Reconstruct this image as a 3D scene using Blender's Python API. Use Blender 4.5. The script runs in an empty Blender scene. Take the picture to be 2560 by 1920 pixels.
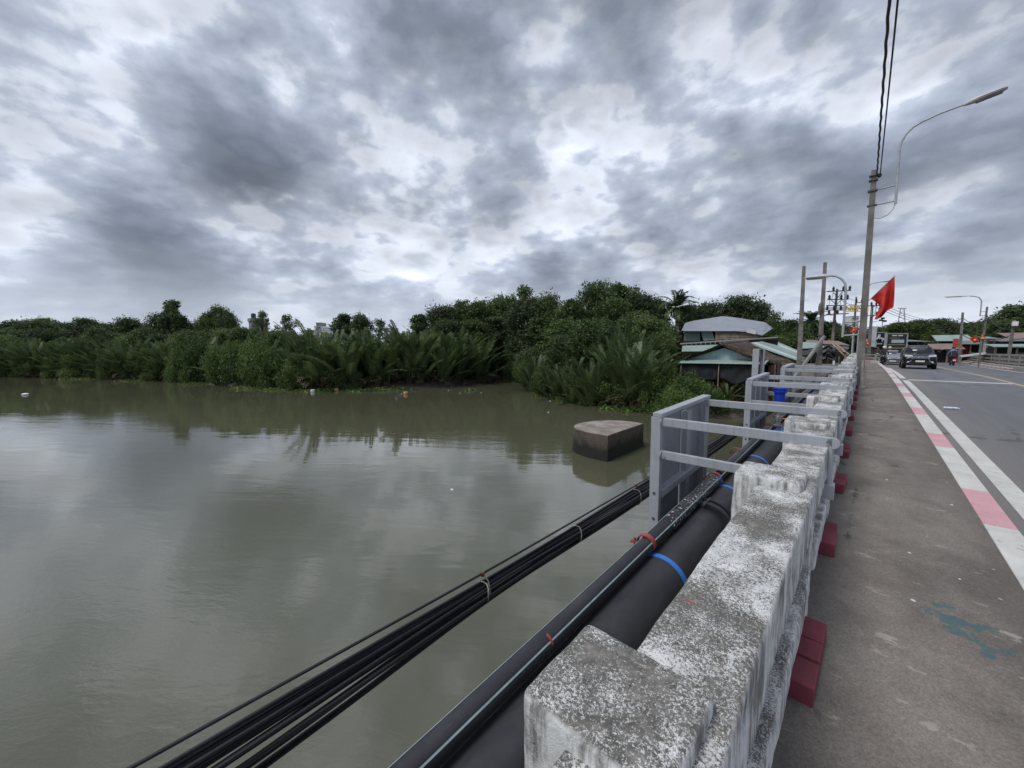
import bpy, bmesh, math, random
import numpy as np
from mathutils import Vector, Matrix, noise as mnoise

# ------------------------------------------------------------------ camera, sky, sun, exposure
scene = bpy.context.scene
COL = scene.collection
FPX = 961.0                      # focal length in pixels of the 2560 x 1920 photograph
PITCH = math.atan(90 / FPX)
PHI = math.radians(42.45)        # bridge runs along +Y, the camera looks this far to its left
HC = 1.75                        # eye height above the footway
ZW = -4.25                       # river level

cam_data = bpy.data.cameras.new("camera")
cam_data.sensor_width = 36.0
cam_data.lens = 36.0 * FPX / 2560.0
cam_data.clip_start = 0.05
cam_data.clip_end = 5000
cam = bpy.data.objects.new("camera", cam_data)
COL.objects.link(cam)
cam.location = (0, 0, HC)
cam.rotation_euler = (math.pi / 2 - PITCH, 0, PHI)
scene.camera = cam

SUN_EL, SUN_AZ = math.radians(58), math.radians(200)
world = bpy.data.worlds.new("World")
scene.world = world
world.use_nodes = True

def build_sky():
    nt = world.node_tree; N = nt.nodes; Lk = nt.links
    N.clear()
    out = N.new('ShaderNodeOutputWorld'); bg = N.new('ShaderNodeBackground')
    bg.inputs['Strength'].default_value = 0.1
    Lk.new(bg.outputs[0], out.inputs[0])
    sky = N.new('ShaderNodeTexSky'); sky.sky_type = 'NISHITA'; sky.sun_disc = False
    sky.sun_elevation = SUN_EL; sky.sun_rotation = SUN_AZ
    sky.air_density = 1.2; sky.dust_density = 2.0
    tc = N.new('ShaderNodeTexCoord')
    sep = N.new('ShaderNodeSeparateXYZ'); Lk.new(tc.outputs['Generated'], sep.inputs[0])
    def math_(op, a, b=None, c=None, clamp=False):
        n = N.new('ShaderNodeMath'); n.operation = op; n.use_clamp = clamp
        for i, v in enumerate((a, b, c)):
            if v is None: continue
            if isinstance(v, (int, float)): n.inputs[i].default_value = v
            else: Lk.new(v, n.inputs[i])
        return n.outputs[0]
    def noise_(vec, scale, detail, rough, dist=0.0, lac=2.0):
        n = N.new('ShaderNodeTexNoise'); n.noise_dimensions = '3D'
        n.inputs['Scale'].default_value = scale; n.inputs['Detail'].default_value = detail
        n.inputs['Roughness'].default_value = rough; n.inputs['Distortion'].default_value = dist
        n.inputs['Lacunarity'].default_value = lac
        Lk.new(vec, n.inputs['Vector']); return n.outputs['Fac']
    def ramp_(fac, stops, ease='EASE'):
        n = N.new('ShaderNodeValToRGB'); n.color_ramp.interpolation = ease
        el = n.color_ramp.elements
        while len(el) < len(stops): el.new(0.5)
        for e, (p_, c_) in zip(el, stops):
            e.position = p_; e.color = (*c_, 1) if len(c_) == 3 else c_
        Lk.new(fac, n.inputs[0]); return n.outputs['Color']
    def mix_(fac, a, b):
        n = N.new('ShaderNodeMix'); n.data_type = 'RGBA'
        if isinstance(fac, (int, float)): n.inputs[0].default_value = fac
        else: Lk.new(fac, n.inputs[0])
        for sock, v in ((n.inputs[6], a), (n.inputs[7], b)):
            if isinstance(v, tuple): sock.default_value = (*v, 1)
            else: Lk.new(v, sock)
        return n.outputs[2]
    def cloud_vec(dz):
        z = math_('MAXIMUM', math_('ADD', sep.outputs['Z'], dz), 0.0)
        zz = math_('MULTIPLY_ADD', math_('POWER', z, 0.72), 1.9, SKY_SEED)
        c = N.new('ShaderNodeCombineXYZ')
        Lk.new(sep.outputs['X'], c.inputs[0]); Lk.new(sep.outputs['Y'], c.inputs[1]); Lk.new(zz, c.inputs[2]); return c.outputs[0]
    def density(v, full=True):
        big = noise_(v, 2.7, 1, 0.45); med = noise_(v, 6.2, 3 if full else 2, 0.5)
        d = math_('MULTIPLY_ADD', big, 0.42, math_('MULTIPLY', med, 0.34))
        if not full: return math_('ADD', d, 0.07)
        puff = math_('ABSOLUTE', math_('SUBTRACT', noise_(v, 9.5, 2, 0.5), 0.5)); fine = noise_(v, 15.0, 6, 0.6)
        d = math_('MULTIPLY_ADD', puff, -0.26, d)
        return math_('MULTIPLY_ADD', fine, 0.22, d)
    m = math_('ADD', density(cloud_vec(0.0)), -0.022); above = density(cloud_vec(0.04), False)
    # thin bright veil, then lumpy stratocumulus with shaded bases and lit tops
    veil = ramp_(m, [(0.30, (7.0, 7.35, 8.1)), (0.44, (5.0, 5.4, 6.3))], 'LINEAR')
    body = ramp_(m, [(0.42, (3.9, 4.3, 5.1)), (0.465, (2.75, 3.1, 3.85)), (0.525, (1.7, 1.96, 2.5)), (0.60, (1.1, 1.28, 1.68))], 'LINEAR')
    mask = ramp_(m, [(0.39, (0, 0, 0)), (0.44, (1, 1, 1))], 'EASE')
    deck = mix_(mask, veil, body)
    lit = math_('ADD', math_('MULTIPLY', math_('SUBTRACT', m, above), 3.2), 0.95)
    gain = N.new('ShaderNodeMix'); gain.data_type = 'RGBA'; gain.blend_type = 'MULTIPLY'; gain.inputs[0].default_value = 1.0
    Lk.new(deck, gain.inputs[6])
    cl = N.new('ShaderNodeClamp'); cl.inputs['Min'].default_value = 0.62; cl.inputs['Max'].default_value = 1.5
    Lk.new(lit, cl.inputs[0]); Lk.new(cl.outputs[0], gain.inputs[7])
    # paler, bluer air low down
    hor = ramp_(sep.outputs['Z'], [(0.0, (1, 1, 1)), (0.22, (0, 0, 0))])
    cloud = mix_(math_('MULTIPLY', hor, 0.62), gain.outputs[2], (5.0, 5.5, 6.35))
    cover = math_('SUBTRACT', 1.0, ramp_(m, [(0.28, (0.25, 0.25, 0.25)), (0.38, (0, 0, 0))]))
    Lk.new(mix_(cover, sky.outputs[0], cloud), bg.inputs['Color'])
SKY_SEED = 31.3
build_sky()

sun_data = bpy.data.lights.new("sun", 'SUN')
sun_data.energy = 1.5
sun_data.angle = math.radians(20)
sun_data.color = (1.0, 0.96, 0.9)
sun = bpy.data.objects.new("sun", sun_data)
COL.objects.link(sun)
sun.rotation_euler = (math.pi / 2 - SUN_EL, 0, math.pi - SUN_AZ)
sun.location = (0, 0, 30)

vs = scene.view_settings
vs.view_transform = 'Standard'
vs.look = 'None'
vs.gamma = 1.0
vs.exposure = 0.53
scene.render.film_transparent = False
cyc = scene.cycles
cyc.max_bounces = 8
cyc.transparent_max_bounces = 8
cyc.use_denoising = True
cyc.use_adaptive_sampling = True

# ------------------------------------------------------------------ pixels to places
CP, SP, CPH, SPH = math.cos(PITCH), math.sin(PITCH), math.cos(PHI), math.sin(PHI)
def ray(x, y):
    a = (x - 1280) / FPX; b = (960 - y) / FPX
    Y = CP + b * SP; Z = -SP + b * CP
    return Vector((a * CPH - Y * SPH, a * SPH + Y * CPH, Z)), Y
def at_z(x, y, z):
    r, _ = ray(x, y); t = (z - HC) / r.z; return Vector((0, 0, HC)) + r * t
def at_x(x, y, X):
    r, _ = ray(x, y); return Vector((0, 0, HC)) + r * (X / r.x)
def at_y(x, y, Y):
    r, _ = ray(x, y); return Vector((0, 0, HC)) + r * (Y / r.y)
def at_d(x, y, D):
    r, Yc = ray(x, y); return Vector((0, 0, HC)) + r * (D / Yc)

_cp = [(-40, -1.48), (-20, -0.64), (-10, -0.295), (0, 0), (5, .129), (10, .245), (15, .349), (22, .473), (28, .52), (34, .51),
       (42, .43), (50, .38), (60, .36), (90, .36), (200, .36)]
def zs(s):
    """height of the footway along the bridge"""
    for i in range(len(_cp) - 1):
        if s <= _cp[i + 1][0] or i == len(_cp) - 2:
            x0, y0 = _cp[i]; x1, y1 = _cp[i + 1]
            def sl(j):
                if j <= 0: return (_cp[1][1] - _cp[0][1]) / (_cp[1][0] - _cp[0][0])
                if j >= len(_cp) - 1: return 0
                return (_cp[j + 1][1] - _cp[j - 1][1]) / (_cp[j + 1][0] - _cp[j - 1][0])
            h = x1 - x0; t = (s - x0) / h
            return ((2*t**3 - 3*t*t + 1) * y0 + (t**3 - 2*t*t + t) * h * sl(i)
                    + (-2*t**3 + 3*t*t) * y1 + (t**3 - t*t) * h * sl(i + 1))
def slope(s): return (zs(s + .05) - zs(s - .05)) / .1
ROAD = -0.28

# ------------------------------------------------------------------ object helpers
def tag(o, label=None, cat=None, group=None, kind=None):
    if label: o['label'] = label
    if cat: o['category'] = cat
    if group: o['group'] = group
    if kind: o['kind'] = kind
    return o
def thing(name, label, cat, loc=(0, 0, 0), rot=(0, 0, 0), group=None):
    o = bpy.data.objects.new(name, None); COL.objects.link(o)
    o.empty_display_size = 0.2
    o.location = loc; o.rotation_euler = rot
    return tag(o, label, cat, group)
class MB:
    """collects primitive shapes into one mesh"""
    def __init__(s): s.v = []; s.f = []; s.m = []; s.cm = 0
    def add(s, verts, faces):
        o = len(s.v); s.v += [tuple(v) for v in verts]
        s.f += [tuple(i + o for i in f) for f in faces]; s.m += [s.cm] * len(faces); return s
    def box(s, x0, x1, y0, y1, z0, z1):
        return s.add([(x0,y0,z0),(x1,y0,z0),(x1,y1,z0),(x0,y1,z0),(x0,y0,z1),(x1,y0,z1),(x1,y1,z1),(x0,y1,z1)],
                     [(0,3,2,1),(4,5,6,7),(0,1,5,4),(1,2,6,5),(2,3,7,6),(3,0,4,7)])
    def quad(s, a, b, c, d): return s.add([a, b, c, d], [(0, 1, 2, 3)])
    def slab(s, pts, n, t):
        """polygon pts extruded by t along n"""
        n = Vector(n).normalized() * t; k = len(pts)
        top = [Vector(p_) + n for p_ in pts]
        return s.add(list(map(tuple, pts)) + list(map(tuple, top)),
                     [tuple(range(k - 1, -1, -1)), tuple(range(k, 2 * k))] + [(i, (i + 1) % k, k + (i + 1) % k, k + i) for i in range(k)])
    def tube(s, path, r, n=8, cap=True):
        path = [Vector(p_) for p_ in path]; k = len(path)
        rs = r if isinstance(r, (list, tuple)) else [r] * k
        vs_, fs = [], []
        ref = None
        for i, p_ in enumerate(path):
            t = (path[min(i + 1, k - 1)] - path[max(i - 1, 0)]).normalized()
            if ref is None or abs(ref.dot(t)) > .95:
                ref = Vector((0, 0, 1)) if abs(t.z) < .9 else Vector((1, 0, 0))
            u = t.cross(ref).normalized(); w = u.cross(t); ref = w
            for j in range(n):
                a = 2 * math.pi * j / n
                vs_.append(p_ + (u * math.cos(a) + w * math.sin(a)) * rs[i])
        for i in range(k - 1):
            for j in range(n):
                fs.append((i*n + j, i*n + (j+1) % n, (i+1)*n + (j+1) % n, (i+1)*n + j))
        if cap: fs += [tuple(range(n - 1, -1, -1)), tuple(range((k-1)*n, k*n))]
        return s.add(vs_, fs)
    def bar(s, a, b, w, h, up=(0, 0, 1)):
        a, b = Vector(a), Vector(b); t = (b - a).normalized(); u = t.cross(Vector(up)).normalized(); q = u.cross(t)
        vs_ = [p_ + u * (sx * w / 2) + q * (sz * h / 2) for p_ in (a, b) for sx, sz in ((-1,-1),(1,-1),(1,1),(-1,1))]
        return s.add(vs_, [(3,2,1,0),(4,5,6,7),(0,1,5,4),(1,2,6,5),(2,3,7,6),(3,0,4,7)])
    def lathe(s, prof, n=24, axis='Z', c=(0, 0, 0)):
        vs_, fs = [], []; k = len(prof)
        for r, h in prof:
            for j in range(n):
                a = 2 * math.pi * j / n; p_ = (r * math.cos(a), r * math.sin(a), h)
                if axis == 'X': p_ = (h, p_[0], p_[1])
                if axis == 'Y': p_ = (p_[0], h, p_[1])
                vs_.append((p_[0] + c[0], p_[1] + c[1], p_[2] + c[2]))
        for i in range(k - 1):
            for j in range(n):
                fs.append((i*n + j, i*n + (j+1) % n, (i+1)*n + (j+1) % n, (i+1)*n + j))
        fs += [tuple(range(n - 1, -1, -1)), tuple(range((k-1)*n, k*n))]
        return s.add(vs_, fs)
    def mesh(s, name, mats, smooth=False):
        me = bpy.data.meshes.new(name); me.from_pydata(s.v, [], s.f)
        for m in (mats if isinstance(mats, (list, tuple)) else [mats]): me.materials.append(M[m] if isinstance(m, str) else m)
        if any(s.m): me.polygons.foreach_set('material_index', s.m)
        bm = bmesh.new(); bm.from_mesh(me); bmesh.ops.recalc_face_normals(bm, faces=bm.faces); bm.to_mesh(me); bm.free()
        if smooth:
            me.polygons.foreach_set('use_smooth', [True] * len(me.polygons))
            try: me.set_sharp_from_angle(angle=math.radians(40))
            except Exception: pass
        return me
    def build(s, name, mats, parent=None, smooth=False, bevel=0, loc=None):
        o = obj(name, s.mesh(name, mats, smooth), parent)
        if loc is not None: o.location = loc
        if bevel:
            b = o.modifiers.new('bevel', 'BEVEL'); b.width = bevel; b.segments = 2; b.limit_method = 'ANGLE'; b.angle_limit = math.radians(40)
        return o
def obj(name, me, parent=None, loc=None, rot=None):
    o = bpy.data.objects.new(name, me); COL.objects.link(o)
    if parent is not None: o.parent = parent
    if loc is not None: o.location = loc
    if rot is not None: o.rotation_euler = rot
    return o
def copy_tree(o, parent=None):
    c = o.copy(); COL.objects.link(c); c.parent = parent
    for ch in [k for k in o.children]: copy_tree(ch, c)
    return c
def fast_mesh(name, V, F, mats, tint=None, smooth=False, midx=None):
    """V (n,3), F (m,4) numpy arrays"""
    me = bpy.data.meshes.new(name)
    k = F.shape[1]
    me.vertices.add(len(V)); me.vertices.foreach_set('co', np.asarray(V, np.float32).ravel())
    me.loops.add(F.size); me.loops.foreach_set('vertex_index', F.astype(np.int32).ravel())
    me.polygons.add(len(F)); me.polygons.foreach_set('loop_start', np.arange(0, F.size, k, dtype=np.int32))
    for m in (mats if isinstance(mats, (list, tuple)) else [mats]): me.materials.append(M[m])
    if midx is not None: me.polygons.foreach_set('material_index', np.asarray(midx, np.int32))
    if smooth: me.polygons.foreach_set('use_smooth', np.ones(len(F), bool))
    if tint is not None:
        at = me.attributes.new('tint', 'FLOAT', 'POINT'); at.data.foreach_set('value', np.asarray(tint, np.float32))
    me.update(); me.validate()
    return me

# ------------------------------------------------------------------ materials
M = {}
class NT:
    """small helper around a material's node tree"""
    def __init__(s, name):
        m = bpy.data.materials.new(name); m.use_nodes = True; s.mat = m; M[name] = m
        s.N = m.node_tree.nodes; s.L = m.node_tree.links
        s.bsdf = s.N['Principled BSDF']; s.out = s.N['Material Output']
        s.pos = s.N.new('ShaderNodeNewGeometry').outputs['Position']
        s.nrm = [n for n in s.N if n.type == 'NEW_GEOMETRY'][0].outputs['Normal']
    def set(s, **k):
        for a, v in k.items():
            i = s.bsdf.inputs[a.replace('_', ' ')]
            if isinstance(v, (int, float)): i.default_value = v
            elif isinstance(v, tuple): i.default_value = (*v, 1) if len(v) == 3 else v
            else: s.L.new(v, i)
        return s
    def objco(s): return s.N.new('ShaderNodeTexCoord').outputs['Object']
    def mapv(s, vec, sc=(1, 1, 1), rot=(0, 0, 0), loc=(0, 0, 0)):
        n = s.N.new('ShaderNodeMapping'); n.inputs['Scale'].default_value = sc; n.inputs['Rotation'].default_value = rot
        n.inputs['Location'].default_value = loc
        s.L.new(vec, n.inputs[0]); return n.outputs[0]
    def noise(s, scale, detail=4, rough=.55, vec=None, dist=0.0):
        n = s.N.new('ShaderNodeTexNoise'); n.inputs['Scale'].default_value = scale; n.inputs['Detail'].default_value = detail
        n.inputs['Roughness'].default_value = rough; n.inputs['Distortion'].default_value = dist
        s.L.new(vec if vec is not None else s.pos, n.inputs['Vector']); return n.outputs['Fac']
    def voro(s, scale, vec=None, feat='F1'):
        n = s.N.new('ShaderNodeTexVoronoi'); n.inputs['Scale'].default_value = scale; n.feature = feat
        s.L.new(vec if vec is not None else s.pos, n.inputs['Vector']); return n
    def wave(s, scale, vec=None, dist=0., dirn='X', prof='SIN'):
        n = s.N.new('ShaderNodeTexWave'); n.inputs['Scale'].default_value = scale; n.inputs['Distortion'].default_value = dist
        n.bands_direction = dirn; n.wave_profile = prof
        s.L.new(vec if vec is not None else s.pos, n.inputs['Vector']); return n.outputs['Fac']
    def ramp(s, fac, stops, ease='LINEAR'):
        n = s.N.new('ShaderNodeValToRGB'); n.color_ramp.interpolation = ease; el = n.color_ramp.elements
        while len(el) < len(stops): el.new(.5)
        for e, (p_, c) in zip(el, stops):
            e.position = p_; c = (c, c, c) if isinstance(c, (int, float)) else c; e.color = (*c, 1)
        s.L.new(fac, n.inputs[0]); return n.outputs['Color']
    def mix(s, fac, a, b, mode='MIX'):
        n = s.N.new('ShaderNodeMix'); n.data_type = 'RGBA'; n.blend_type = mode
        if isinstance(fac, (int, float)): n.inputs[0].default_value = fac
        else: s.L.new(fac, n.inputs[0])
        for sock, v in ((n.inputs[6], a), (n.inputs[7], b)):
            if isinstance(v, tuple): sock.default_value = (*v, 1)
            elif isinstance(v, (int, float)): sock.default_value = (v, v, v, 1)
            else: s.L.new(v, sock)
        return n.outputs[2]
    def math(s, op, a, b=None, c=None, clamp=False):
        n = s.N.new('ShaderNodeMath'); n.operation = op; n.use_clamp = clamp
        for i, v in enumerate((a, b, c)):
            if v is None: continue
            if isinstance(v, (int, float)): n.inputs[i].default_value = v
            else: s.L.new(v, n.inputs[i])
        return n.outputs[0]
    def sep(s, vec):
        n = s.N.new('ShaderNodeSeparateXYZ'); s.L.new(vec, n.inputs[0]); return n.outputs
    def bump(s, h, strength=.3, dist=.02):
        n = s.N.new('ShaderNodeBump'); n.inputs['Strength'].default_value = strength; n.inputs['Distance'].default_value = dist
        s.L.new(h, n.inputs['Height']); s.L.new(n.outputs[0], s.bsdf.inputs['Normal']); return n
def simple(name, c1, c2=None, scale=6., rough=.6, metal=0., bump=.0, detail=5, lo=.35, hi=.65, spec=.5, obj_=False, bdist=.01):
    t = NT(name); t.set(Roughness=rough, Metallic=metal); t.bsdf.inputs['Specular IOR Level'].default_value = spec
    if c2 is None: c2 = tuple(x * .72 for x in c1)
    v = t.objco() if obj_ else t.pos
    n = t.noise(scale, detail, .6, v)
    t.set(Base_Color=t.ramp(n, [(lo, c2), (hi, c1)]))
    if bump: t.bump(t.noise(scale * 6, 4, .6, v), bump, bdist)
    return t

def weathered_whitewash():
    t = NT('weathered_whitewash')
    up = t.math('MULTIPLY', t.math('SUBTRACT', t.sep(t.nrm)[2], .25), 1.6, clamp=True)
    large = t.noise(2.6, 3, .55); mid = t.noise(11, 5, .68, None, .3); patch = t.noise(5.2, 4, .6, None, .6)
    spk = t.noise(120, 4, .8); spk2 = t.noise(300, 2, .7)
    crumb = t.math('MULTIPLY_ADD', spk, .62, t.math('MULTIPLY', spk2, .38))
    # lichen on the tops: speckled; limewash left in worn patches
    cov = t.math('MULTIPLY_ADD', large, .5, t.math('MULTIPLY_ADD', mid, .35, t.math('MULTIPLY', patch, .3)))
    thr = t.math('ADD', t.math('MULTIPLY', t.math('SUBTRACT', cov, .57), .72), .520)
    lich = t.ramp(t.math('ADD', t.math('SUBTRACT', crumb, thr), .5), [(.45, 1.0), (.545, 0.0)])
    dirt = t.ramp(t.math('MULTIPLY_ADD', t.noise(30, 4, .7), .6, t.math('MULTIPLY', patch, .4)), [(.34, (.045, .042, .037)), (.50, (.10, .094, .085)), (.68, (.22, .208, .19))])
    # drips and rubbed dirt on the sides
    drip = t.noise(1.0, 6, .7, t.mapv(t.pos, (20, 20, 2.4)))
    side = t.ramp(t.math('MULTIPLY_ADD', crumb, .15, t.math('MULTIPLY_ADD', drip, .62, t.math('MULTIPLY', patch, .3))), [(.50, 0.0), (.60, .88)])
    fac = t.mix(up, side, lich)
    white = t.ramp(t.noise(14, 5, .6), [(.3, (.50, .51, .51)), (.7, (.74, .75, .75))])
    base = t.mix(t.math('MULTIPLY', fac, .95), white, dirt)
    # hairline cracks
    vv = t.voro(3.1, t.mapv(t.pos, (1, 1, 1.3)), 'DISTANCE_TO_EDGE')
    wob = t.math('ADD', vv.outputs['Distance'], t.math('MULTIPLY', t.math('SUBTRACT', t.noise(24, 4, .7), .5), .07))
    crk = t.math('MULTIPLY', t.ramp(wob, [(.0, .7), (.004, 0.0)]), t.ramp(patch, [(.54, 0.0), (.62, .7)]))
    base = t.mix(crk, base, (.035, .032, .03))
    # a few brushed marks of red paint
    rp = t.ramp(t.noise(1.0, 4, .6, t.mapv(t.pos, (5.5, 14, 5.5), loc=(.35, .2, .1))), [(.72, 0.0), (.745, .7)])
    base = t.mix(rp, base, (.42, .05, .06))
    t.set(Base_Color=base, Roughness=.9); t.bsdf.inputs['Specular IOR Level'].default_value = .2
    t.bump(t.math('MULTIPLY_ADD', crumb, .6, t.math('SUBTRACT', t.math('MULTIPLY', mid, 1.2), crk)), .6, .012)
weathered_whitewash()

def footway_concrete():
    t = NT('footway_concrete')
    large = t.noise(.55, 5, .6); mid = t.noise(2.4, 6, .65); fine = t.noise(60, 4, .7); grit = t.noise(220, 2, .6)
    base = t.ramp(t.math('MULTIPLY_ADD', large, .5, t.math('MULTIPLY', mid, .5)),
                  [(.32, (.108, .097, .088)), (.47, (.182, .164, .149)), (.62, (.25, .228, .206)), (.75, (.325, .30, .276))])
    base = t.mix(.55, base, t.ramp(fine, [(.3, .55), (.7, 1.25)]), 'MULTIPLY')
    base = t.mix(.5, base, t.ramp(grit, [(.3, .6), (.7, 1.3)]), 'MULTIPLY')
    # dark grime along the foot of the parapet
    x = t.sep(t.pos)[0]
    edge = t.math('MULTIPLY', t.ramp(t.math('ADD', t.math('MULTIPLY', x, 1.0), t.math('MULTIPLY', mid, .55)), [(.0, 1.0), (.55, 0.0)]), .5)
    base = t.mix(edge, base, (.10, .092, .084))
    vk = t.voro(.75, t.mapv(t.pos, (1, .6, 1)), 'DISTANCE_TO_EDGE')
    wk = t.math('ADD', vk.outputs['Distance'], t.math('MULTIPLY', t.math('SUBTRACT', t.noise(6, 5, .7), .5), .16))
    ck = t.math('MULTIPLY', t.ramp(wk, [(.0, .8), (.007, 0.0)]), t.ramp(large, [(.5, 0.0), (.56, 1.0)]))
    base = t.mix(ck, base, (.04, .036, .033))
    blot = t.ramp(t.noise(1.0, 5, .65, t.mapv(t.pos, (1.6, .8, 1)), .5), [(.5, 0.0), (.68, .55)])
    base = t.mix(blot, base, (.085, .077, .07))
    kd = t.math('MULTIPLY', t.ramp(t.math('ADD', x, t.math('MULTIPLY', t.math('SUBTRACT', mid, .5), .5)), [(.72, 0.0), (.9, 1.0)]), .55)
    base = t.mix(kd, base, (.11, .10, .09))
    agg = t.voro(140)
    base = t.mix(.35, base, t.ramp(agg.outputs['Color'], [(.2, .55), (.8, 1.35)]), 'MULTIPLY')
    scr = t.ramp(t.noise(1.0, 6, .75, t.mapv(t.pos, (26, 5, 1), rot=(0, 0, -.35))), [(.64, 0.0), (.70, .35)])
    base = t.mix(scr, base, (.36, .33, .30))
    # dried cement splashes
    sp = t.ramp(t.noise(1.0, 6, .68, t.mapv(t.pos, (3.4, 6.5, 1), rot=(0, 0, .5))), [(.625, 0.0), (.67, .6)])
    base = t.mix(sp, base, (.38, .35, .32))
    # spilt teal paint
    v = t.mapv(t.pos, (1, 1, 1), loc=(-.52, -3.42, 0))
    sx = t.sep(v)
    d = t.math('SQRT', t.math('ADD', t.math('POWER', t.math('MULTIPLY', sx[0], 3.3), 2.), t.math('POWER', t.math('MULTIPLY', t.math('ADD', sx[1], t.math('MULTIPLY', sx[0], .5)), 3.6), 2.)))
    pm = t.ramp(t.math('MULTIPLY_ADD', t.noise(9.0, 7, .68), 1.9, t.math('MULTIPLY', d, -.60)), [(.69, 0.0), (.75, .7)])
    base = t.mix(pm, base, (.045, .115, .13))
    t.set(Base_Color=base, Roughness=.85); t.bsdf.inputs['Specular IOR Level'].default_value = .25
    t.bump(t.math('ADD', t.math('MULTIPLY', fine, .6), t.math('MULTIPLY', mid, .9)), .35, .012)
footway_concrete()

def asphalt():
    t = NT('asphalt')
    large = t.noise(.35, 4, .6, t.mapv(t.pos, (1, .25, 1))); fine = t.noise(90, 3, .7)
    x = t.sep(t.pos)[0]
    base = t.ramp(large, [(.3, (.125, .13, .145)), (.7, (.175, .18, .195))])
    dust = t.ramp(t.math('ADD', x, t.math('MULTIPLY', large, 1.6)), [(.0, 1.0), (1.0, 0.0)])
    dm = t.math('MULTIPLY', t.ramp(t.math('MULTIPLY', t.math('SUBTRACT', t.math('ADD', x, t.math('MULTIPLY', large, 1.2)), 1.4), .55), [(.0, 1.0), (1.0, 0.0)]), .75)
    base = t.mix(dm, base, (.23, .205, .18))
    trk = t.ramp(t.noise(1.0, 4, .6, t.mapv(t.pos, (1.5, .06, 1))), [(.42, 0.0), (.65, .35)])
    base = t.mix(trk, base, (.075, .077, .083))
    va_ = t.voro(.33, t.mapv(t.pos, (1, .45, 1)), 'DISTANCE_TO_EDGE')
    wa_ = t.math('ADD', va_.outputs['Distance'], t.math('MULTIPLY', t.math('SUBTRACT', t.noise(3, 5, .7), .5), .3))
    base = t.mix(t.math('MULTIPLY', t.ramp(wa_, [(.0, .6), (.012, 0.0)]), t.ramp(large, [(.45, 0.0), (.55, 1.0)])), base, (.03, .03, .032))
    base = t.mix(.6, base, t.ramp(fine, [(.3, .55), (.7, 1.3)]), 'MULTIPLY')
    t.set(Base_Color=base, Roughness=.8); t.bsdf.inputs['Specular IOR Level'].default_value = .35
    t.bump(fine, .35, .006)
asphalt()

def river_water():
    t = NT('river_water')
    silt = t.ramp(t.noise(.05, 4, .6), [(.3, (.074, .076, .048)), (.7, (.094, .096, .062))])
    t.set(Base_Color=silt, Roughness=.012, IOR=1.85)
    t.bsdf.inputs['Specular IOR Level'].default_value = .5
    v = t.mapv(t.pos, (1, 1, 1), rot=(0, 0, math.radians(-38)))
    long_ = t.noise(1.0, 3, .5, t.mapv(v, (.2, .85, 1)), .5)
    mid = t.noise(1.0, 4, .55, t.mapv(v, (1.2, 3.0, 1)), .4)
    rip = t.noise(1.0, 3, .55, t.mapv(v, (5., 11., 1)), .3)
    calm = t.ramp(t.noise(.07, 3, .55, v), [(.38, .15), (.60, 1.0)])
    h = t.math('MULTIPLY_ADD', t.math('MULTIPLY', rip, calm), .0024, t.math('MULTIPLY_ADD', t.math('MULTIPLY', mid, calm), .007, t.math('MULTIPLY', long_, .011)))
    b = t.bump(h, 1.0, 1.0)
river_water()

def leaf_mat(name, dark, mid, light, rough=.5, trans=.25):
    t = NT(name)
    a = t.N.new('ShaderNodeAttribute'); a.attribute_name = 'tint'
    oi = t.N.new('ShaderNodeObjectInfo')
    f = t.math('ADD', a.outputs['Fac'], t.math('MULTIPLY', t.math('SUBTRACT', oi.outputs['Random'], .5), .35))
    c = t.ramp(f, [(.1, dark), (.5, mid), (.92, light)])
    t.set(Base_Color=c, Roughness=rough); t.bsdf.inputs['Specular IOR Level'].default_value = .35
    tr = t.N.new('ShaderNodeBsdfTranslucent'); t.L.new(c, tr.inputs['Color'])
    mx = t.N.new('ShaderNodeMixShader'); mx.inputs[0].default_value = trans
    t.L.new(t.bsdf.outputs[0], mx.inputs[1]); t.L.new(tr.outputs[0], mx.inputs[2]); t.L.new(mx.outputs[0], t.out.inputs[0])
leaf_mat('foliage_dark', (.030, .048, .02), (.06, .096, .035), (.112, .165, .056), .5, .36)
leaf_mat('foliage_mid', (.034, .056, .02), (.08, .126, .038), (.155, .215, .064), .5, .36)
leaf_mat('foliage_bright', (.036, .066, .02), (.088, .148, .038), (.17, .24, .064), .5, .36)
leaf_mat('nipa_green', (.034, .058, .025), (.078, .12, .047), (.155, .205, .085), .42, .36)
leaf_mat('dead_frond', (.05, .036, .025), (.10, .076, .052), (.19, .15, .10), .8, .1)
simple('bark', (.16, .13, .10), (.07, .055, .045), 4, .9, bump=.5)
simple('bank_mud', (.075, .062, .045), (.03, .026, .02), 1.2, .8, bump=.4)
simple('land_soil', (.09, .085, .05), (.04, .045, .025), .8, .9, bump=.3)
simple('concrete', (.36, .345, .32), (.2, .19, .175), 3, .85, bump=.25)
simple('concrete_pole', (.20, .19, .175), (.11, .103, .094), 2.2, .85, bump=.2)
simple('bridge_concrete', (.30, .285, .26), (.13, .122, .11), 1.5, .9, bump=.3)
def painted_steel(name, c1, c2):
    t = NT(name)
    base = t.ramp(t.noise(3.0, 5, .6), [(.3, c2), (.7, c1)])
    run = t.ramp(t.noise(1.0, 5, .65, t.mapv(t.pos, (22, 22, 2.2))), [(.52, 0.0), (.72, .45)])
    base = t.mix(run, base, (.16, .155, .15))
    ru = t.ramp(t.noise(11, 5, .72), [(.665, 0.0), (.70, .85)])
    base = t.mix(ru, base, (.17, .085, .05))
    t.set(Base_Color=base, Roughness=t.ramp(t.noise(8, 4, .6), [(.3, .38), (.7, .6)]))
    t.bump(t.noise(16, 4, .6), .22, .006)
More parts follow.
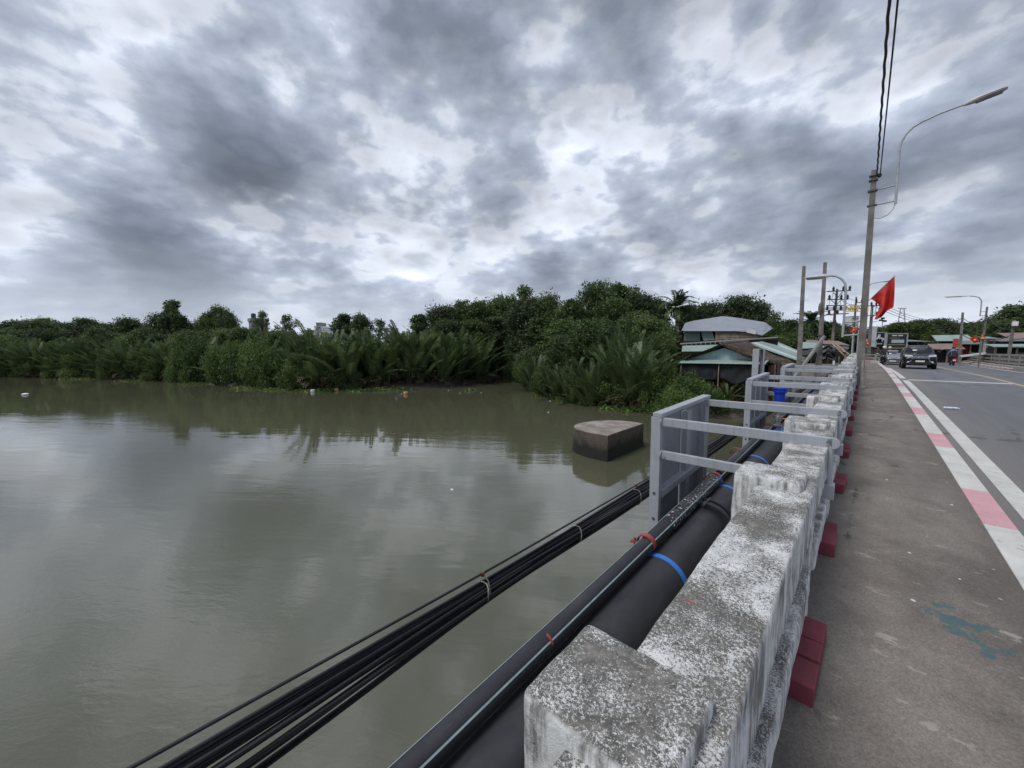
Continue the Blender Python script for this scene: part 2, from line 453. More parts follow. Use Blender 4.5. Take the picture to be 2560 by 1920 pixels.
painted_steel('grey_steel_paint', (.37, .395, .435), (.29, .31, .345)); painted_steel('grey_sheet', (.27, .29, .33), (.21, .225, .255))
simple('dark_steel', (.10, .105, .115), (.05, .05, .055), 5, .5)
simple('lamp_steel', (.40, .42, .45), (.3, .31, .33), 5, .45)
simple('lamp_shell', (.5, .52, .53), (.38, .39, .4), 5, .4)
simple('lamp_glass', (.16, .17, .18), (.10, .11, .12), 5, .15)
simple('rust', (.24, .09, .05), (.12, .045, .03), 12, .85)
simple('clamp_red', (.34, .06, .06), (.2, .035, .035), 9, .5)
simple('strap_blue', (.05, .22, .68), (.035, .16, .55), 6, .4)
simple('valve_blue', (.012, .05, .52), (.010, .042, .44), 3, .42)
simple('stainless', (.5, .5, .5), (.3, .3, .3), 14, .35, metal=.7)
simple('orange_paint', (.7, .2, .03), None, 8, .5)
simple('cable_black', (.016, .017, .022), (.010, .011, .014), 30, .42)
simple('wire_dark', (.02, .02, .025), None, 8, .6)
simple('tie_cloth', (.35, .32, .28), (.18, .16, .14), 20, .9)
def pipe_mat(name, base, dirt, speck):
    t = NT(name)
    n = t.noise(3.5, 6, .65, t.mapv(t.pos, (2, .5, 2)))
    c = t.ramp(n, [(.35, base), (.75, dirt)])
    sp = t.ramp(t.noise(38, 3, .6), [(speck, 0.0), (speck + .02, 1.0)])
    c = t.mix(sp, c, (.6, .6, .6))
    dust = t.math('MULTIPLY', t.math('MULTIPLY', t.math('SUBTRACT', t.sep(t.nrm)[2], .35), 1.5, clamp=True), t.ramp(t.noise(4, 6, .7), [(.5, 0.0), (.8, .3)]))
    c = t.mix(dust, c, (.11, .108, .10))
    scu = t.ramp(t.noise(1.0, 5, .7, t.mapv(t.pos, (40, 3, 40))), [(.66, 0.0), (.72, .4)])
    c = t.mix(scu, c, (.11, .11, .115))
    t.set(Base_Color=c, Roughness=t.ramp(t.noise(6, 4, .6), [(.3, .38), (.7, .6)]))
    t.bump(t.noise(9, 3, .5), .08, .02)
pipe_mat('pipe_black', (.022, .023, .028), (.042, .042, .047), .80)
pipe_mat('pipe_gloss', (.016, .017, .022), (.03, .031, .036), .755)
pipe_mat('pipe_splashed', (.016, .017, .022), (.04, .04, .045), .60)
simple('pipe_stripe', (.42, .52, .56), (.3, .38, .42), 20, .45)
def chipped(name, c1, c2, wear, thr, sc=9):
    t = NT(name)
    n = t.math('MULTIPLY_ADD', t.noise(sc, 6, .7), .7, t.math('MULTIPLY', t.noise(70, 3, .7), .3))
    base = t.ramp(t.noise(3, 4, .6), [(.3, c2), (.7, c1)])
    c = t.mix(t.ramp(n, [(thr, 0.0), (thr + .06, .8)]), base, wear)
    t.set(Base_Color=c, Roughness=.8); t.bsdf.inputs['Specular IOR Level'].default_value = .3
    t.bump(t.noise(60, 3, .6), .2, .006)
chipped('kerb_white', (.62, .62, .60), (.46, .455, .44), (.2, .19, .18), .57)
chipped('kerb_pink', (.60, .35, .39), (.50, .28, .32), (.35, .28, .28), .58)
chipped('line_white', (.58, .58, .56), (.45, .45, .435), (.16, .155, .15), .57)
chipped('line_yellow', (.48, .40, .26), (.4, .34, .24), (.16, .155, .15), .52)
chipped('maroon_paint', (.22, .052, .074), (.15, .036, .052), (.10, .06, .058), .56, 14)
simple('flag_red', (.60, .042, .035), (.46, .03, .028), 3, .7)
simple('flag_star', (.85, .65, .05), None, 3, .7)
simple('sign_yellow', (.80, .42, .03), None, 6, .5)
simple('sign_red', (.45, .05, .03), None, 6, .5)
simple('ink_black', (.015, .015, .015), None, 6, .5)
simple('plate_white', (.75, .76, .78), (.6, .6, .62), 20, .45)
simple('chrome', (.75, .76, .78), None, 6, .12, metal=.9)
simple('car_black', (.006, .006, .008), (.005, .005, .007), 2, .22, spec=.35)
simple('car_silver', (.24, .26, .28), (.2, .21, .23), 2, .22, metal=.4)
simple('car_glass', (.03, .036, .045), (.02, .025, .03), 2, .05, spec=.8)
simple('lens_clear', (.75, .77, .8), None, 5, .08, spec=.8)
simple('lens_red', (.5, .01, .012), None, 5, .15)
simple('tyre', (.018, .018, .019), None, 9, .85)
simple('rim', (.4, .41, .42), None, 9, .3, metal=.7)
simple('seat_black', (.02, .02, .022), None, 9, .6)
simple('skin', (.42, .25, .17), (.36, .21, .14), 9, .55)
for n_, c_ in (('cloth_blue', (.22, .38, .62)), ('cloth_dark', (.03, .032, .04)), ('cloth_grey', (.12, .12, .125)), ('cloth_red', (.4, .03, .05)),
               ('cloth_orange', (.55, .22, .11)), ('helmet_white', (.72, .72, .73)), ('helmet_dark', (.03, .03, .045)), ('cloth_olive', (.08, .085, .06))):
    simple(n_, c_, None, 9, .75 if 'cloth' in n_ else .3)
def corrugated(name, c1, c2, pitch, axis='X', rough=.45, stain=(.25, .2, .15), amt=.62):
    t = NT(name); v = t.objco()
    base = t.ramp(t.noise(.8, 4, .6, v), [(.3, c2), (.7, c1)])
    st = t.ramp(t.noise(1.0, 5, .7, t.mapv(v, (1.5, .35, 1.5))), [(amt, 0.0), (amt + .12, .7)])
    t.set(Base_Color=t.mix(st, base, stain), Roughness=rough)
    t.bump(t.wave(2 * math.pi / pitch / 6.283 * 3.1416, v, dirn=axis), .7, .03)
corrugated('roof_green', (.39, .52, .48), (.31, .43, .40), .2)
corrugated('roof_grey', (.36, .395, .46), (.30, .33, .39), .2)
corrugated('roof_white', (.74, .80, .80), (.62, .70, .70), .2)
corrugated('roof_rust', (.26, .16, .13), (.36, .23, .19), .2)
corrugated('wall_green', (.36, .52, .47), (.29, .43, .39), .25, amt=.68)
corrugated('wall_grey', (.22, .23, .24), (.16, .165, .17), .2)
simple('gable_teal', (.34, .49, .51), (.28, .42, .44), 1.2, .6, obj_=True)
simple('old_boards', (.34, .29, .23), (.17, .14, .11), 2.5, .9, obj_=True)
simple('brown_boards', (.13, .045, .032), (.075, .026, .02), 2.0, .8, obj_=True)
simple('dark_net', (.026, .03, .034), (.012, .014, .017), 1.2, .95, obj_=True)
simple('black_tarp', (.016, .02, .026), (.008, .01, .013), 2.0, .55)
simple('interior_shade', (.02, .019, .018), (.012, .011, .01), 2.0, .95)  # near-black colour that paints in the shade inside open sheds and shops
simple('plaster_white', (.62, .64, .66), (.48, .5, .52), 1.5, .8)
simple('plaster_grey', (.30, .29, .28), (.2, .195, .19), 1.5, .85)
simple('far_building', (.66, .68, .71), (.55, .57, .60), .2, .85)
simple('far_window', (.16, .18, .2), None, .3, .4)
simple('thatch', (.13, .095, .075), (.045, .032, .026), 9.0, .95, bump=.7, bdist=.05)
leaf_mat('thatch_blade', (.03, .021, .017), (.10, .072, .056), (.26, .20, .16), .9, .05)
simple('sign_black', (.012, .014, .016), None, 3, .4)
simple('sign_olive', (.25, .23, .10), None, 3, .5)
simple('screen_pale', (.35, .45, .52), (.5, .58, .62), 4, .4)
simple('tank_blue', (.03, .06, .14), None, 4, .5)
simple('yellow_plastic', (.75, .5, .05), None, 4, .5)
simple('float_orange', (.62, .33, .16), None, 4, .5)
simple('foam_white', (.8, .8, .8), None, 4, .7)
simple('bottle_blue', (.35, .45, .75), (.75, .8, .85), 22, .2)
def pier_mat():
    t = NT('pier_concrete')
    z = t.sep(t.pos)[2]; n = t.noise(1.1, 6, .65); f = t.noise(14, 4, .7)
    base = t.ramp(t.math('MULTIPLY_ADD', n, .7, t.math('MULTIPLY', f, .3)), [(.33, (.13, .11, .095)), (.5, (.22, .195, .17)), (.68, (.42, .385, .35))])
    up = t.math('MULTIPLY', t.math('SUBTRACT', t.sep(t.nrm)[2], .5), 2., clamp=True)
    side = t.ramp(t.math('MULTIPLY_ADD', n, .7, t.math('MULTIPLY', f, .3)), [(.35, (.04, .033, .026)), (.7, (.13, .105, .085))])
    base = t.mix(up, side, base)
    # tide stain: wet algae up to the high water mark, ragged
    wet = t.ramp(t.math('ADD', t.math('SUBTRACT', z, ZW), t.math('ADD', t.math('MULTIPLY', t.math('SUBTRACT', f, .5), .9), t.math('MULTIPLY', t.math('SUBTRACT', n, .5), .9))), [(.55, 1.0), (1.05, 0.0)])
    base = t.mix(wet, base, (.013, .014, .009))
    t.set(Base_Color=base, Roughness=.9); t.bump(f, .6, .03)
pier_mat()
# ------------------------------------------------------------------ the setting: river, land, deck, footway, road
S0, S1 = -26.0, 48.0             # the bridge's footway
R_END = 96.0                     # straight road
XR = 8.0                         # right edge of the carriageway
SHORE = [(-600, -160), (-260, -60), (-137, -13.5), (-113.6, .4), (-93.6, 9.8), (-72, 15.5), (-57.9, 22), (-51.3, 31), (-47.9, 36), (-50, 46), (-59, 62.7),
         (-75, 85), (-100, 112), (-97, 116), (-70, 88), (-55, 63.5), (-42, 51), (-29.9, 40.4), (-24, 37.9), (-20, 37.2), (-15.8, 35.7), (-11.4, 33.9),
         (-9.4, 34.6), (-7.0, 38.0), (-3, 39.5), (12, 40), (40, 42), (200, 60), (900, 120), (900, 1500), (-900, 1500)]
_sh = np.array(SHORE, float)
def shore_dist(X, Y):
    """signed distance to the waterline, positive on land"""
    X = np.asarray(X, float); Y = np.asarray(Y, float)
    d = np.full(X.shape, 1e9); inside = np.zeros(X.shape, bool)
    n = len(_sh)
    for i in range(n):
        ax, ay = _sh[i]; bx, by = _sh[(i + 1) % n]
        ex, ey = bx - ax, by - ay
        t = np.clip(((X - ax) * ex + (Y - ay) * ey) / (ex * ex + ey * ey), 0, 1)
        d = np.minimum(d, np.hypot(X - ax - t * ex, Y - ay - t * ey))
        c = ((ay > Y) != (by > Y)) & (X < (bx - ax) * (Y - ay) / (by - ay + 1e-12) + ax)
        inside ^= c
    return np.where(inside, d, -d)
def sstep(a, b, x):
    t = np.clip((np.asarray(x, float) - a) / (b - a), 0, 1); return t * t * (3 - 2 * t)
def ground_z(X, Y):
    d = shore_dist(X, Y)
    z = ZW - 2.0 + 2.75 * sstep(-5, 2.0, d) + .35 * sstep(2, 25, d)
    road = sstep(-6.5, -2.2, X) * sstep(40, 47, Y)
    return z * (1 - road) + .02 * road
def gz(x, y): return float(ground_z(np.array([x]), np.array([y]))[0])

gx = np.concatenate([[-900, -600, -420, -320, -250, -210], np.arange(-180, 60.1, 2.4), [75, 100, 150, 250, 450, 900]])
gy = np.concatenate([[-400, -250, -170, -120, -90], np.arange(-70, 140.1, 2.4), [155, 180, 230, 300, 420, 650, 1000, 1500]])
GX, GY = np.meshgrid(gx, gy)
GZ = ground_z(GX, GY)
rs = np.random.RandomState(4)
GZ = GZ + rs.uniform(-.12, .12, GZ.shape) * (np.abs(GX - 2) > 12)
V = np.stack([GX, GY, GZ], -1).reshape(-1, 3)
ny, nx = GX.shape
I = np.arange(ny * nx).reshape(ny, nx)
F = np.stack([I[:-1, :-1], I[:-1, 1:], I[1:, 1:], I[1:, :-1]], -1).reshape(-1, 4)
land = obj('ground', fast_mesh('ground', V, F, 'bank_mud', smooth=True)); tag(land, 'muddy river bank and low land behind the river', kind='structure')

w = MB().quad((-900, -500, ZW), (900, -500, ZW), (900, 700, ZW), (-900, 700, ZW)).build('river_water', 'river_water')
tag(w, 'calm grey green river reflecting the clouds', kind='structure')

def ribbon(name, prof, mats, s0, s1, step=1.0, zadd=0.0, parent=None, kind='structure', label=None, closed=True):
    """extrude a cross section [(x, h), ...] along the deck"""
    ss = np.linspace(s0, s1, max(2, int(round((s1 - s0) / step)) + 1)); k = len(prof)
    V = [(x, s, zs(s) + h + zadd) for s in ss for x, h in prof]
    F = []
    for i in range(len(ss) - 1):
        for j in range(k if closed else k - 1):
            F.append((i*k + j, i*k + (j+1) % k, (i+1)*k + (j+1) % k, (i+1)*k + j))
    if closed: F += [tuple(range(k - 1, -1, -1)), tuple(range((len(ss)-1)*k, len(ss)*k))]
    o = MB().add(V, F).build(name, mats, parent)
    if kind and parent is None: tag(o, label, kind=kind)
    return o
ribbon('bridge_deck', [(-.60, -.10), (-.60, -.62), (9.1, -.62), (9.1, -.10), (8.2, -.10), (8.2, -.30), (1.05, -.30), (1.05, -.10)], 'bridge_concrete', S0, 40, label='concrete slab of the road bridge')
ribbon('bridge_deck', [(.2, -.63), (.2, -1.5), (.7, -1.5), (.7, -.63)], 'bridge_concrete', S0, 38, label='concrete girder below the bridge slab')
ab = MB().box(-.7, 9.2, 37.2, 41, -5.2, -.2).build('bridge_abutment', 'bridge_concrete'); tag(ab, 'concrete abutment where the bridge meets the bank', kind='structure')
ribbon('road_embankment', [(-2.1, -.12), (-2.6, -3.6), (9.8, -3.6), (9.3, -.32), (1.05, -.32), (1.05, -.12)], 'land_soil', 39.9, R_END + 20, label='earth bank carrying the approach road')
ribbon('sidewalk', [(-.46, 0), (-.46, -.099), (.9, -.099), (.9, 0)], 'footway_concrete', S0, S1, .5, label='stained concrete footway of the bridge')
ribbon('road', [(1.1, ROAD), (1.1, ROAD - .02), (XR, ROAD - .02), (XR, ROAD)], 'asphalt', S0, R_END + 20, label='grey asphalt carriageway of the bridge')
plaza = MB().box(-40, 60, 84, 140, -.3, zs(90) + ROAD - .004).build('road_junction', 'asphalt'); tag(plaza, 'asphalt of the bend beyond the bridge', kind='structure')
# kerb: painted blocks, pink 1.12 m and white 2.28 m
kerb = ribbon('kerb', [(.903, -.02), (.903, -.27), (1.103, -.27), (1.103, -.02)], 'concrete', S0, S1, label='painted kerb stones along the footway')
def kerb_block(a, b, m, x0=.9, x1=1.106, h0=-.278, h1=.006, par=kerb):
    ss = [a + .006] + [a + (b - a) * t for t in (.25, .5, .75)] + [b - .006]
    V = []
    for s in ss:
        z = zs(s); V += [(x0, s, z + h0), (x1, s, z + h0), (x1, s, z + h1), (x0, s, z + h1)]
    F = [(i*4 + j, i*4 + (j+1) % 4, (i+1)*4 + (j+1) % 4, (i+1)*4 + j) for i in range(4) for j in range(4)] + [(3, 2, 1, 0), (16, 17, 18, 19)]
    return MB().add(V, F).build('kerb_stone', m, par, bevel=.008)
k = -7
while True:
    a = 5.44 - .0 + 3.4 * k
    if a > S1: break
    for (p_, q, m) in ((a, a + 1.12, 'kerb_pink'), (a + 1.12, a + 3.4, 'kerb_white')):
        p2, q2 = max(p_, S0), min(q, S1)
        if q2 - p2 > .2: kerb_block(p2, q2, m)
    k += 1
kerb_r = ribbon('kerb', [(8.003, -.32), (8.003, -.16), (8.197, -.16), (8.197, -.32)], 'concrete', S0, 90, label='painted kerb stones on the far side of the road')
a = 30.0
i = 0
while a < 90:
    L_ = .55 if i % 2 else .9
    if not 38 < a < 45: kerb_block(a, a + L_, 'kerb_pink' if i % 2 else 'kerb_white', XR - .004, 8.201, -.33, -.145, kerb_r)
    a += L_; i += 1
rk = MB()
for s in range(30, 45):
    rk.add([(x, y_, zs(y_) + h) for y_ in (s, s + .985) for x, h in ((7.98, -.32), (8.45, -.32), (8.45, .02), (8.02, .02))], [(0,1,5,4),(1,2,6,5),(2,3,7,6),(3,0,4,7),(3,2,1,0),(4,5,6,7)])
o = rk.build('raised_kerb', 'concrete'); tag(o, 'raised bare concrete kerb opposite the footway', kind='structure')
ribbon('sidewalk', [(8.2, -.02), (8.2, -.2), (8.75, -.2), (8.75, -.02)], 'concrete', S0, 90, label='narrow concrete footway on the far side')
# painted lines: sheets 4 mm above the asphalt
mk = ribbon('road_marking', [(1.39, ROAD + .004), (1.60, ROAD + .004)], 'line_white', S0, 25.9, .5, closed=False, label='white edge line along the kerb')
ribbon('road_marking', [(1.39, ROAD + .004), (1.60, ROAD + .004)], 'line_white', 27.2, 44, .5, closed=False, label='white edge line beyond the stop line')
ribbon('road_marking', [(1.62, ROAD + .004), (4.7, ROAD + .004)], 'line_white', 26.05, 26.55, .25, closed=False, label='white line painted across the lane')
ribbon('road_marking', [(4.72, ROAD + .004), (4.86, ROAD + .004)], 'line_yellow', S0, 80, 1, closed=False, label='worn yellow centre line')
ribbon('road_marking', [(7.55, ROAD + .004), (7.67, ROAD + .004)], 'line_white', S0, 80, 1, closed=False, label='thin white edge line on the far lane')
# end of the footway: kerb turning left, low rail beyond
for i_, (x0, y0, x1, y1) in enumerate(((.95, 48.05, .1, 50.6), (.1, 50.6, -2.2, 51.6))):
    for t in (0, .5):
        p_ = Vector((x0 + (x1 - x0) * t, y0 + (y1 - y0) * t, 0)); q = Vector((x0 + (x1 - x0) * (t + .48), y0 + (y1 - y0) * (t + .48), 0))
        b = MB().bar((p_.x, p_.y, zs(50) + .0), (q.x, q.y, zs(50) + .0), .22, .4); b.build('kerb_stone', 'kerb_pink' if (i_ + (t > 0)) % 2 else 'kerb_white', kerb, bevel=.01)

# ------------------------------------------------------------------ left parapet
def lumpy_box(hx, hy, hz, res, bev, amp, seed, taper=0.0):
    """rounded, plaster-uneven block centred on the origin"""
    hs = (hx, hy, hz); idx = {}; V = []; F = []
    def vid(p_):
        k_ = tuple(round(c, 4) for c in p_)
        if k_ not in idx: idx[k_] = len(V); V.append(p_)
        return idx[k_]
    def steps(h):
        n = max(2, int(round(2 * h / res))); e = bev / h
        base = np.linspace(-1 + e, 1 - e, n)
        return np.concatenate([[-1, -1 + e * .35], base, [1 - e * .35, 1]]) * h
    st = [steps(h) for h in hs]
    for ax in range(3):
        u, v = [(1, 2), (2, 0), (0, 1)][ax]
        for sg in (-1, 1):
            for i in range(len(st[u]) - 1):
                for j in range(len(st[v]) - 1):
                    q = []
                    for a_, b_ in ((i, j), (i + 1, j), (i + 1, j + 1), (i, j + 1)):
                        p_ = [0, 0, 0]; p_[ax] = sg * hs[ax]; p_[u] = st[u][a_]; p_[v] = st[v][b_]; q.append(vid(tuple(p_)))
                    F.append(tuple(q) if sg > 0 else tuple(q[::-1]))
    P = np.array(V); inner = np.array([h - bev for h in hs])
    c = np.clip(P, -inner, inner); d = P - c; n = np.linalg.norm(d, axis=1, keepdims=True)
    d = d / np.maximum(n, 1e-6)
    out = c + d * bev
    for i in range(len(out)):
        p_ = Vector(out[i]) + Vector((seed * 7.3, seed * 3.1, seed))
        a_ = mnoise.noise(p_ * 3.0) * 1.0 + mnoise.noise(p_ * 9.0) * .5 + mnoise.noise(p_ * 26.0) * .28
        out[i] += d[i] * a_ * amp
        if taper: out[i][0] += taper * (out[i][2] / hz) * abs(out[i][0]) * -1 * np.sign(out[i][0])
    mb = MB(); mb.add(out.tolist(), F); return mb
post_me = [lumpy_box(.1775, .15, .46, .022, .018, .0055, k_, .03).mesh('post', 'weathered_whitewash', True) for k_ in (1, 2, 3)]
rail_me = [lumpy_box(.136, .86, .135, .026, .017, .0055, k_ + 10, .02).mesh('top_rail', 'weathered_whitewash', True) for k_ in (1, 2, 3, 4)]
mid_me = [lumpy_box(.135, .87, .085, .04, .02, .006, k_ + 20).mesh('mid_rail', 'weathered_whitewash', True) for k_ in (1, 2)]
base_me = [lumpy_box(.12, .87, .09, .06, .015, .005, k_ + 30).mesh('base_beam', 'weathered_whitewash', True) for k_ in (1,)]
bal_me = MB().box(-.06, .06, -.06, .06, -.12, .12).mesh('baluster', 'weathered_whitewash')
pil_me = lumpy_box(.036, .15, .445, .03, .018, .006, 55).mesh('pilaster', 'weathered_whitewash', True)
par = thing('bridge_parapet', 'weathered whitewashed concrete parapet between the footway and the river pipes', 'parapet', (0, 0, 0))
rnd = random.Random(3)
for k_ in range(-8, 20):
    s = .654 + 2 * k_
    if s > 38.5: break
    th = math.atan(slope(s)); a_ = k_ % 3
    tilt = rnd.uniform(-.006, .006)
    obj('post', post_me[a_], par, (-.3825, s + .15, zs(s + .15) + .457), (th, tilt, 0))
    obj('pilaster', pil_me, par, (-.198, s + .15, zs(s + .15) + .42), (th, 0, 0))
    c = s + .3 + .85
    th = math.atan(slope(c))
    obj('top_rail', rail_me[k_ % 4], par, (-.301, c, zs(c) + .728), (th, rnd.uniform(-.006, .006), 0))
    obj('mid_rail', mid_me[k_ % 2], par, (-.280, c, zs(c) + .372), (th, 0, 0))
    obj('base_beam', base_me[0], par, (-.32, c, zs(c) + .06), (th, 0, 0))
    for dy in (-.42, .42):
        for z_ in (.54, .21): obj('baluster', bal_me, par, (-.31, c + dy, zs(c) + z_), (th, 0, 0))
# maroon blocks along the foot of the parapet
def maroon_block(s, var):
    o = thing('maroon_block', 'low maroon painted block at the foot of the parapet', 'block', (-.19, s, zs(s)), (math.atan(slope(s)), 0, random.Random(int(s * 10)).uniform(-.04, .04)), 'maroon blocks in a row along the footway')
    cuts = [0, .2, .36, .56] if var == 0 else [0, .15, .33, .5] if var == 1 else [0, .24, .48]
    for a_, b_ in zip(cuts[:-1], cuts[1:]):
        m = MB().box(-.13, .115, a_ + .003, b_ - .003, -.004, .104 + random.Random(int(s * 99 + a_ * 77)).uniform(-.006, .006)); m.build('brick', 'maroon_paint', o, bevel=.006)
s = 2.18; i = 0
while s < 38:
    maroon_block(s, i % 3); s += 1.66; i += 1
for s in (.5, -1.2, -2.9): maroon_block(s, 1)

# ------------------------------------------------------------------ right parapet (precast rails with short balusters)
parR = thing('bridge_parapet', 'pale concrete balustrade with two rails on the far side of the road', 'parapet', (8.9, 0, 0))
rl = MB().box(-.11, .11, 0, 2.99, -.075, .075).mesh('rail', 'concrete')
po = MB().box(-.13, .13, -.12, .12, 0, .86).mesh('post', 'concrete')
bl = MB().box(-.07, .07, -.05, .05, -.11, .11).mesh('baluster', 'concrete')
bs = MB().box(-.13, .13, 0, 2.99, 0, .14).mesh('base_beam', 'concrete')
s = 30.0
while s < 90:
    z = zs(s + 1.5) - .02
    obj('post', po, parR, (0, s, z)); obj('rail', rl, parR, (0, s, z + .80)); obj('rail', rl, parR, (0, s, z + .44)); obj('base_beam', bs, parR, (0, s, z + .08))
    for q in range(6):
        for h in (.62, .3): obj('baluster', bl, parR, (0, s + .3 + q * .48, z + h))
    s += 3
# low rail across the bend
rr = thing('roadside_railing', 'low concrete railing across the bend behind the motorbikes', 'railing', (0, 64, zs(60) - .05))
for q in range(10):
    x = -6 + q * 1.0
    MB().box(x - .09, x + .09, -.09, .09, -.4, .75).build('post', 'concrete', rr)
    for h in (.28, .62): MB().box(x + .09, x + .91, -.05, .05, h - .07, h + .07).build('rail', 'concrete', rr)

# ------------------------------------------------------------------ pipes
def deck_line(x, h, s0, s1, step=.5):
    return [(x, s, zs(s) + h) for s in np.arange(s0, s1 + .01, step)]
BP = (-1.12, -.235, .2245); SPP = (-1.235, .045, .0625)
big = thing('water_main_pipe', 'thick matt black water main beside the parapet', 'pipe', (0, 0, 0))
MB().tube(deck_line(BP[0], BP[1], -12, 38), BP[2], 48).build('barrel', 'pipe_black', big, True)
def ring(parent, name, mat, x, h, s, r0, r1, wdt, a0=0., a1=360., n=40):
    """flat band round a pipe"""
    V, F = [], []
    full = a1 - a0 >= 359
    m = n if full else n + 1
    for i in range(m):
        a = math.radians(a0 + (a1 - a0) * i / n)
        for r, y in ((r0, -wdt/2), (r1, -wdt/2), (r1, wdt/2), (r0, wdt/2)):
            V.append((x + r * math.cos(a), s + y, zs(s + y) + h + r * math.sin(a)))
    for i in range(n):
        j = (i + 1) % m
        F += [(i*4 + q, i*4 + (q+1) % 4, j*4 + (q+1) % 4, j*4 + q) for q in range(4)]
    if not full: F += [(3, 2, 1, 0), tuple((m-1)*4 + q for q in range(4))]
    return MB().add(V, F).build(name, mat, parent, True)
for s in (3.0, 4.98, 6.55, 9.0, 11.2, 13.2, 15.3, -.5):
    ring(big, 'strap', 'strap_blue', BP[0], BP[1], s, BP[2] - .01, BP[2] + .006, .055)
for s in (4.25, 10.2, 16.2):
    c = ring(big, 'coupling', 'dark_steel', BP[0], BP[1], s, BP[2] - .01, BP[2] + .035, .13)
    for sy in (-.06, .06): ring(c, 'flange', 'pipe_gloss', BP[0], BP[1], s + sy, BP[2], BP[2] + .055, .025)
    for q in range(6):
        a = math.radians(30 + 60 * q); r = BP[2] + .05
        MB().tube([(BP[0] + r * math.cos(a), s - .11, zs(s) + BP[1] + r * math.sin(a)), (BP[0] + r * math.cos(a), s + .11, zs(s) + BP[1] + r * math.sin(a))], .012, 6).build('bolt', 'dark_steel', c)
small = thing('service_pipe', 'slim glossy black pipe with pale stripes lying on the water main', 'pipe', (0, 0, 0))
MB().tube(deck_line(SPP[0], SPP[1], -12, 3.55), SPP[2], 28).build('barrel', 'pipe_gloss', small, True)
MB().tube(deck_line(SPP[0], SPP[1], 3.45, 5.2), SPP[2] + .006, 28).build('sleeve', 'pipe_splashed', small, True)
MB().tube(deck_line(SPP[0], SPP[1], 5.15, 38), SPP[2], 28).build('barrel', 'pipe_gloss', small, True)
for a in (38, 128, 218, 308):
    r = SPP[2] + .0006; V = []; F = []
    ss = np.arange(-12, 38.1, .5)
    for s in ss:
        rr_ = r + (.006 if 3.45 <= s <= 5.2 else 0)
        for da in (-4.2, 0, 4.2):
            q = math.radians(a + da); V.append((SPP[0] + rr_ * math.cos(q) * 1.004, s, zs(s) + SPP[1] + rr_ * math.sin(q) * 1.004))
    for i in range(len(ss) - 1): F += [(i*3, i*3 + 1, i*3 + 4, i*3 + 3), (i*3 + 1, i*3 + 2, i*3 + 5, i*3 + 4)]
    MB().add(V, F).build('stripe', 'pipe_stripe', small, True)
for s, m in ((3.02, 'clamp_red'), (5.0, 'clamp_red'), (6.3, 'rust'), (8.6, 'clamp_red'), (11.3, 'clamp_red')):
    big_r = m == 'rust'
    c = ring(small, 'clamp', m, SPP[0] - (.07 if big_r else .012), SPP[1] + (.01 if big_r else 0), s, SPP[2] + .006, SPP[2] + .016, .05 if s > 2 else .012, -20, 205)
    if s > 2:
        MB().box(SPP[0] - .14, SPP[0] - .075, s - .025, s + .025, zs(s) + SPP[1] - .02, zs(s) + SPP[1] - .006).build('clamp_lug', m, c)
        MB().tube([(SPP[0] - .11, s, zs(s) + SPP[1] - .05), (SPP[0] - .11, s, zs(s) + SPP[1] + .02)], .009, 6).build('bolt', 'dark_steel', c)
ring(small, 'paint_mark', 'clamp_red', SPP[0], SPP[1], 1.62, SPP[2] + .0005, SPP[2] + .0025, .016, 20, 75)
MB().lathe([(.030, 0), (.034, .008), (.02, .016)], 12, 'X', (SPP[0] + .058, 4.93, zs(4.93) + SPP[1] + .03)).build('cap', 'strap_blue', small)

# air valve standing on the main
vy = 8.62; vz = zs(vy) + BP[1] + BP[2]
va = thing('air_valve', 'blue capped air valve with steel stem on the water main', 'valve', (BP[0], vy, vz - .02))
ring(va, 'saddle', 'strap_blue', 0, -BP[2] + .02, 0, BP[2] - .01, BP[2] + .03, .26, 20, 160).location = (0, 0, 0)
MB().lathe([(.05, 0), (.05, .10), (.07, .105), (.07, .125), (.045, .13), (.045, .2), (.062, .21), (.062, .30), (.045, .31), (.045, .50)], 20).build('stem', 'stainless', va, True)
hd = MB().tube([(.04, 0, .25), (.13, 0, .26), (.2, 0, .25)], [.012, .016, .014], 8).build('handle', 'orange_paint', va)
MB().lathe([(.068, .48), (.082, .50), (.085, .51), (.085, .735), (.106, .74), (.110, .75), (.110, .785), (.098, .79), (.098, .80), (.116, .805), (.120, .825), (.112, .84), (.085, .845), (.02, .85)], 32).build('cap', 'valve_blue', va, True)

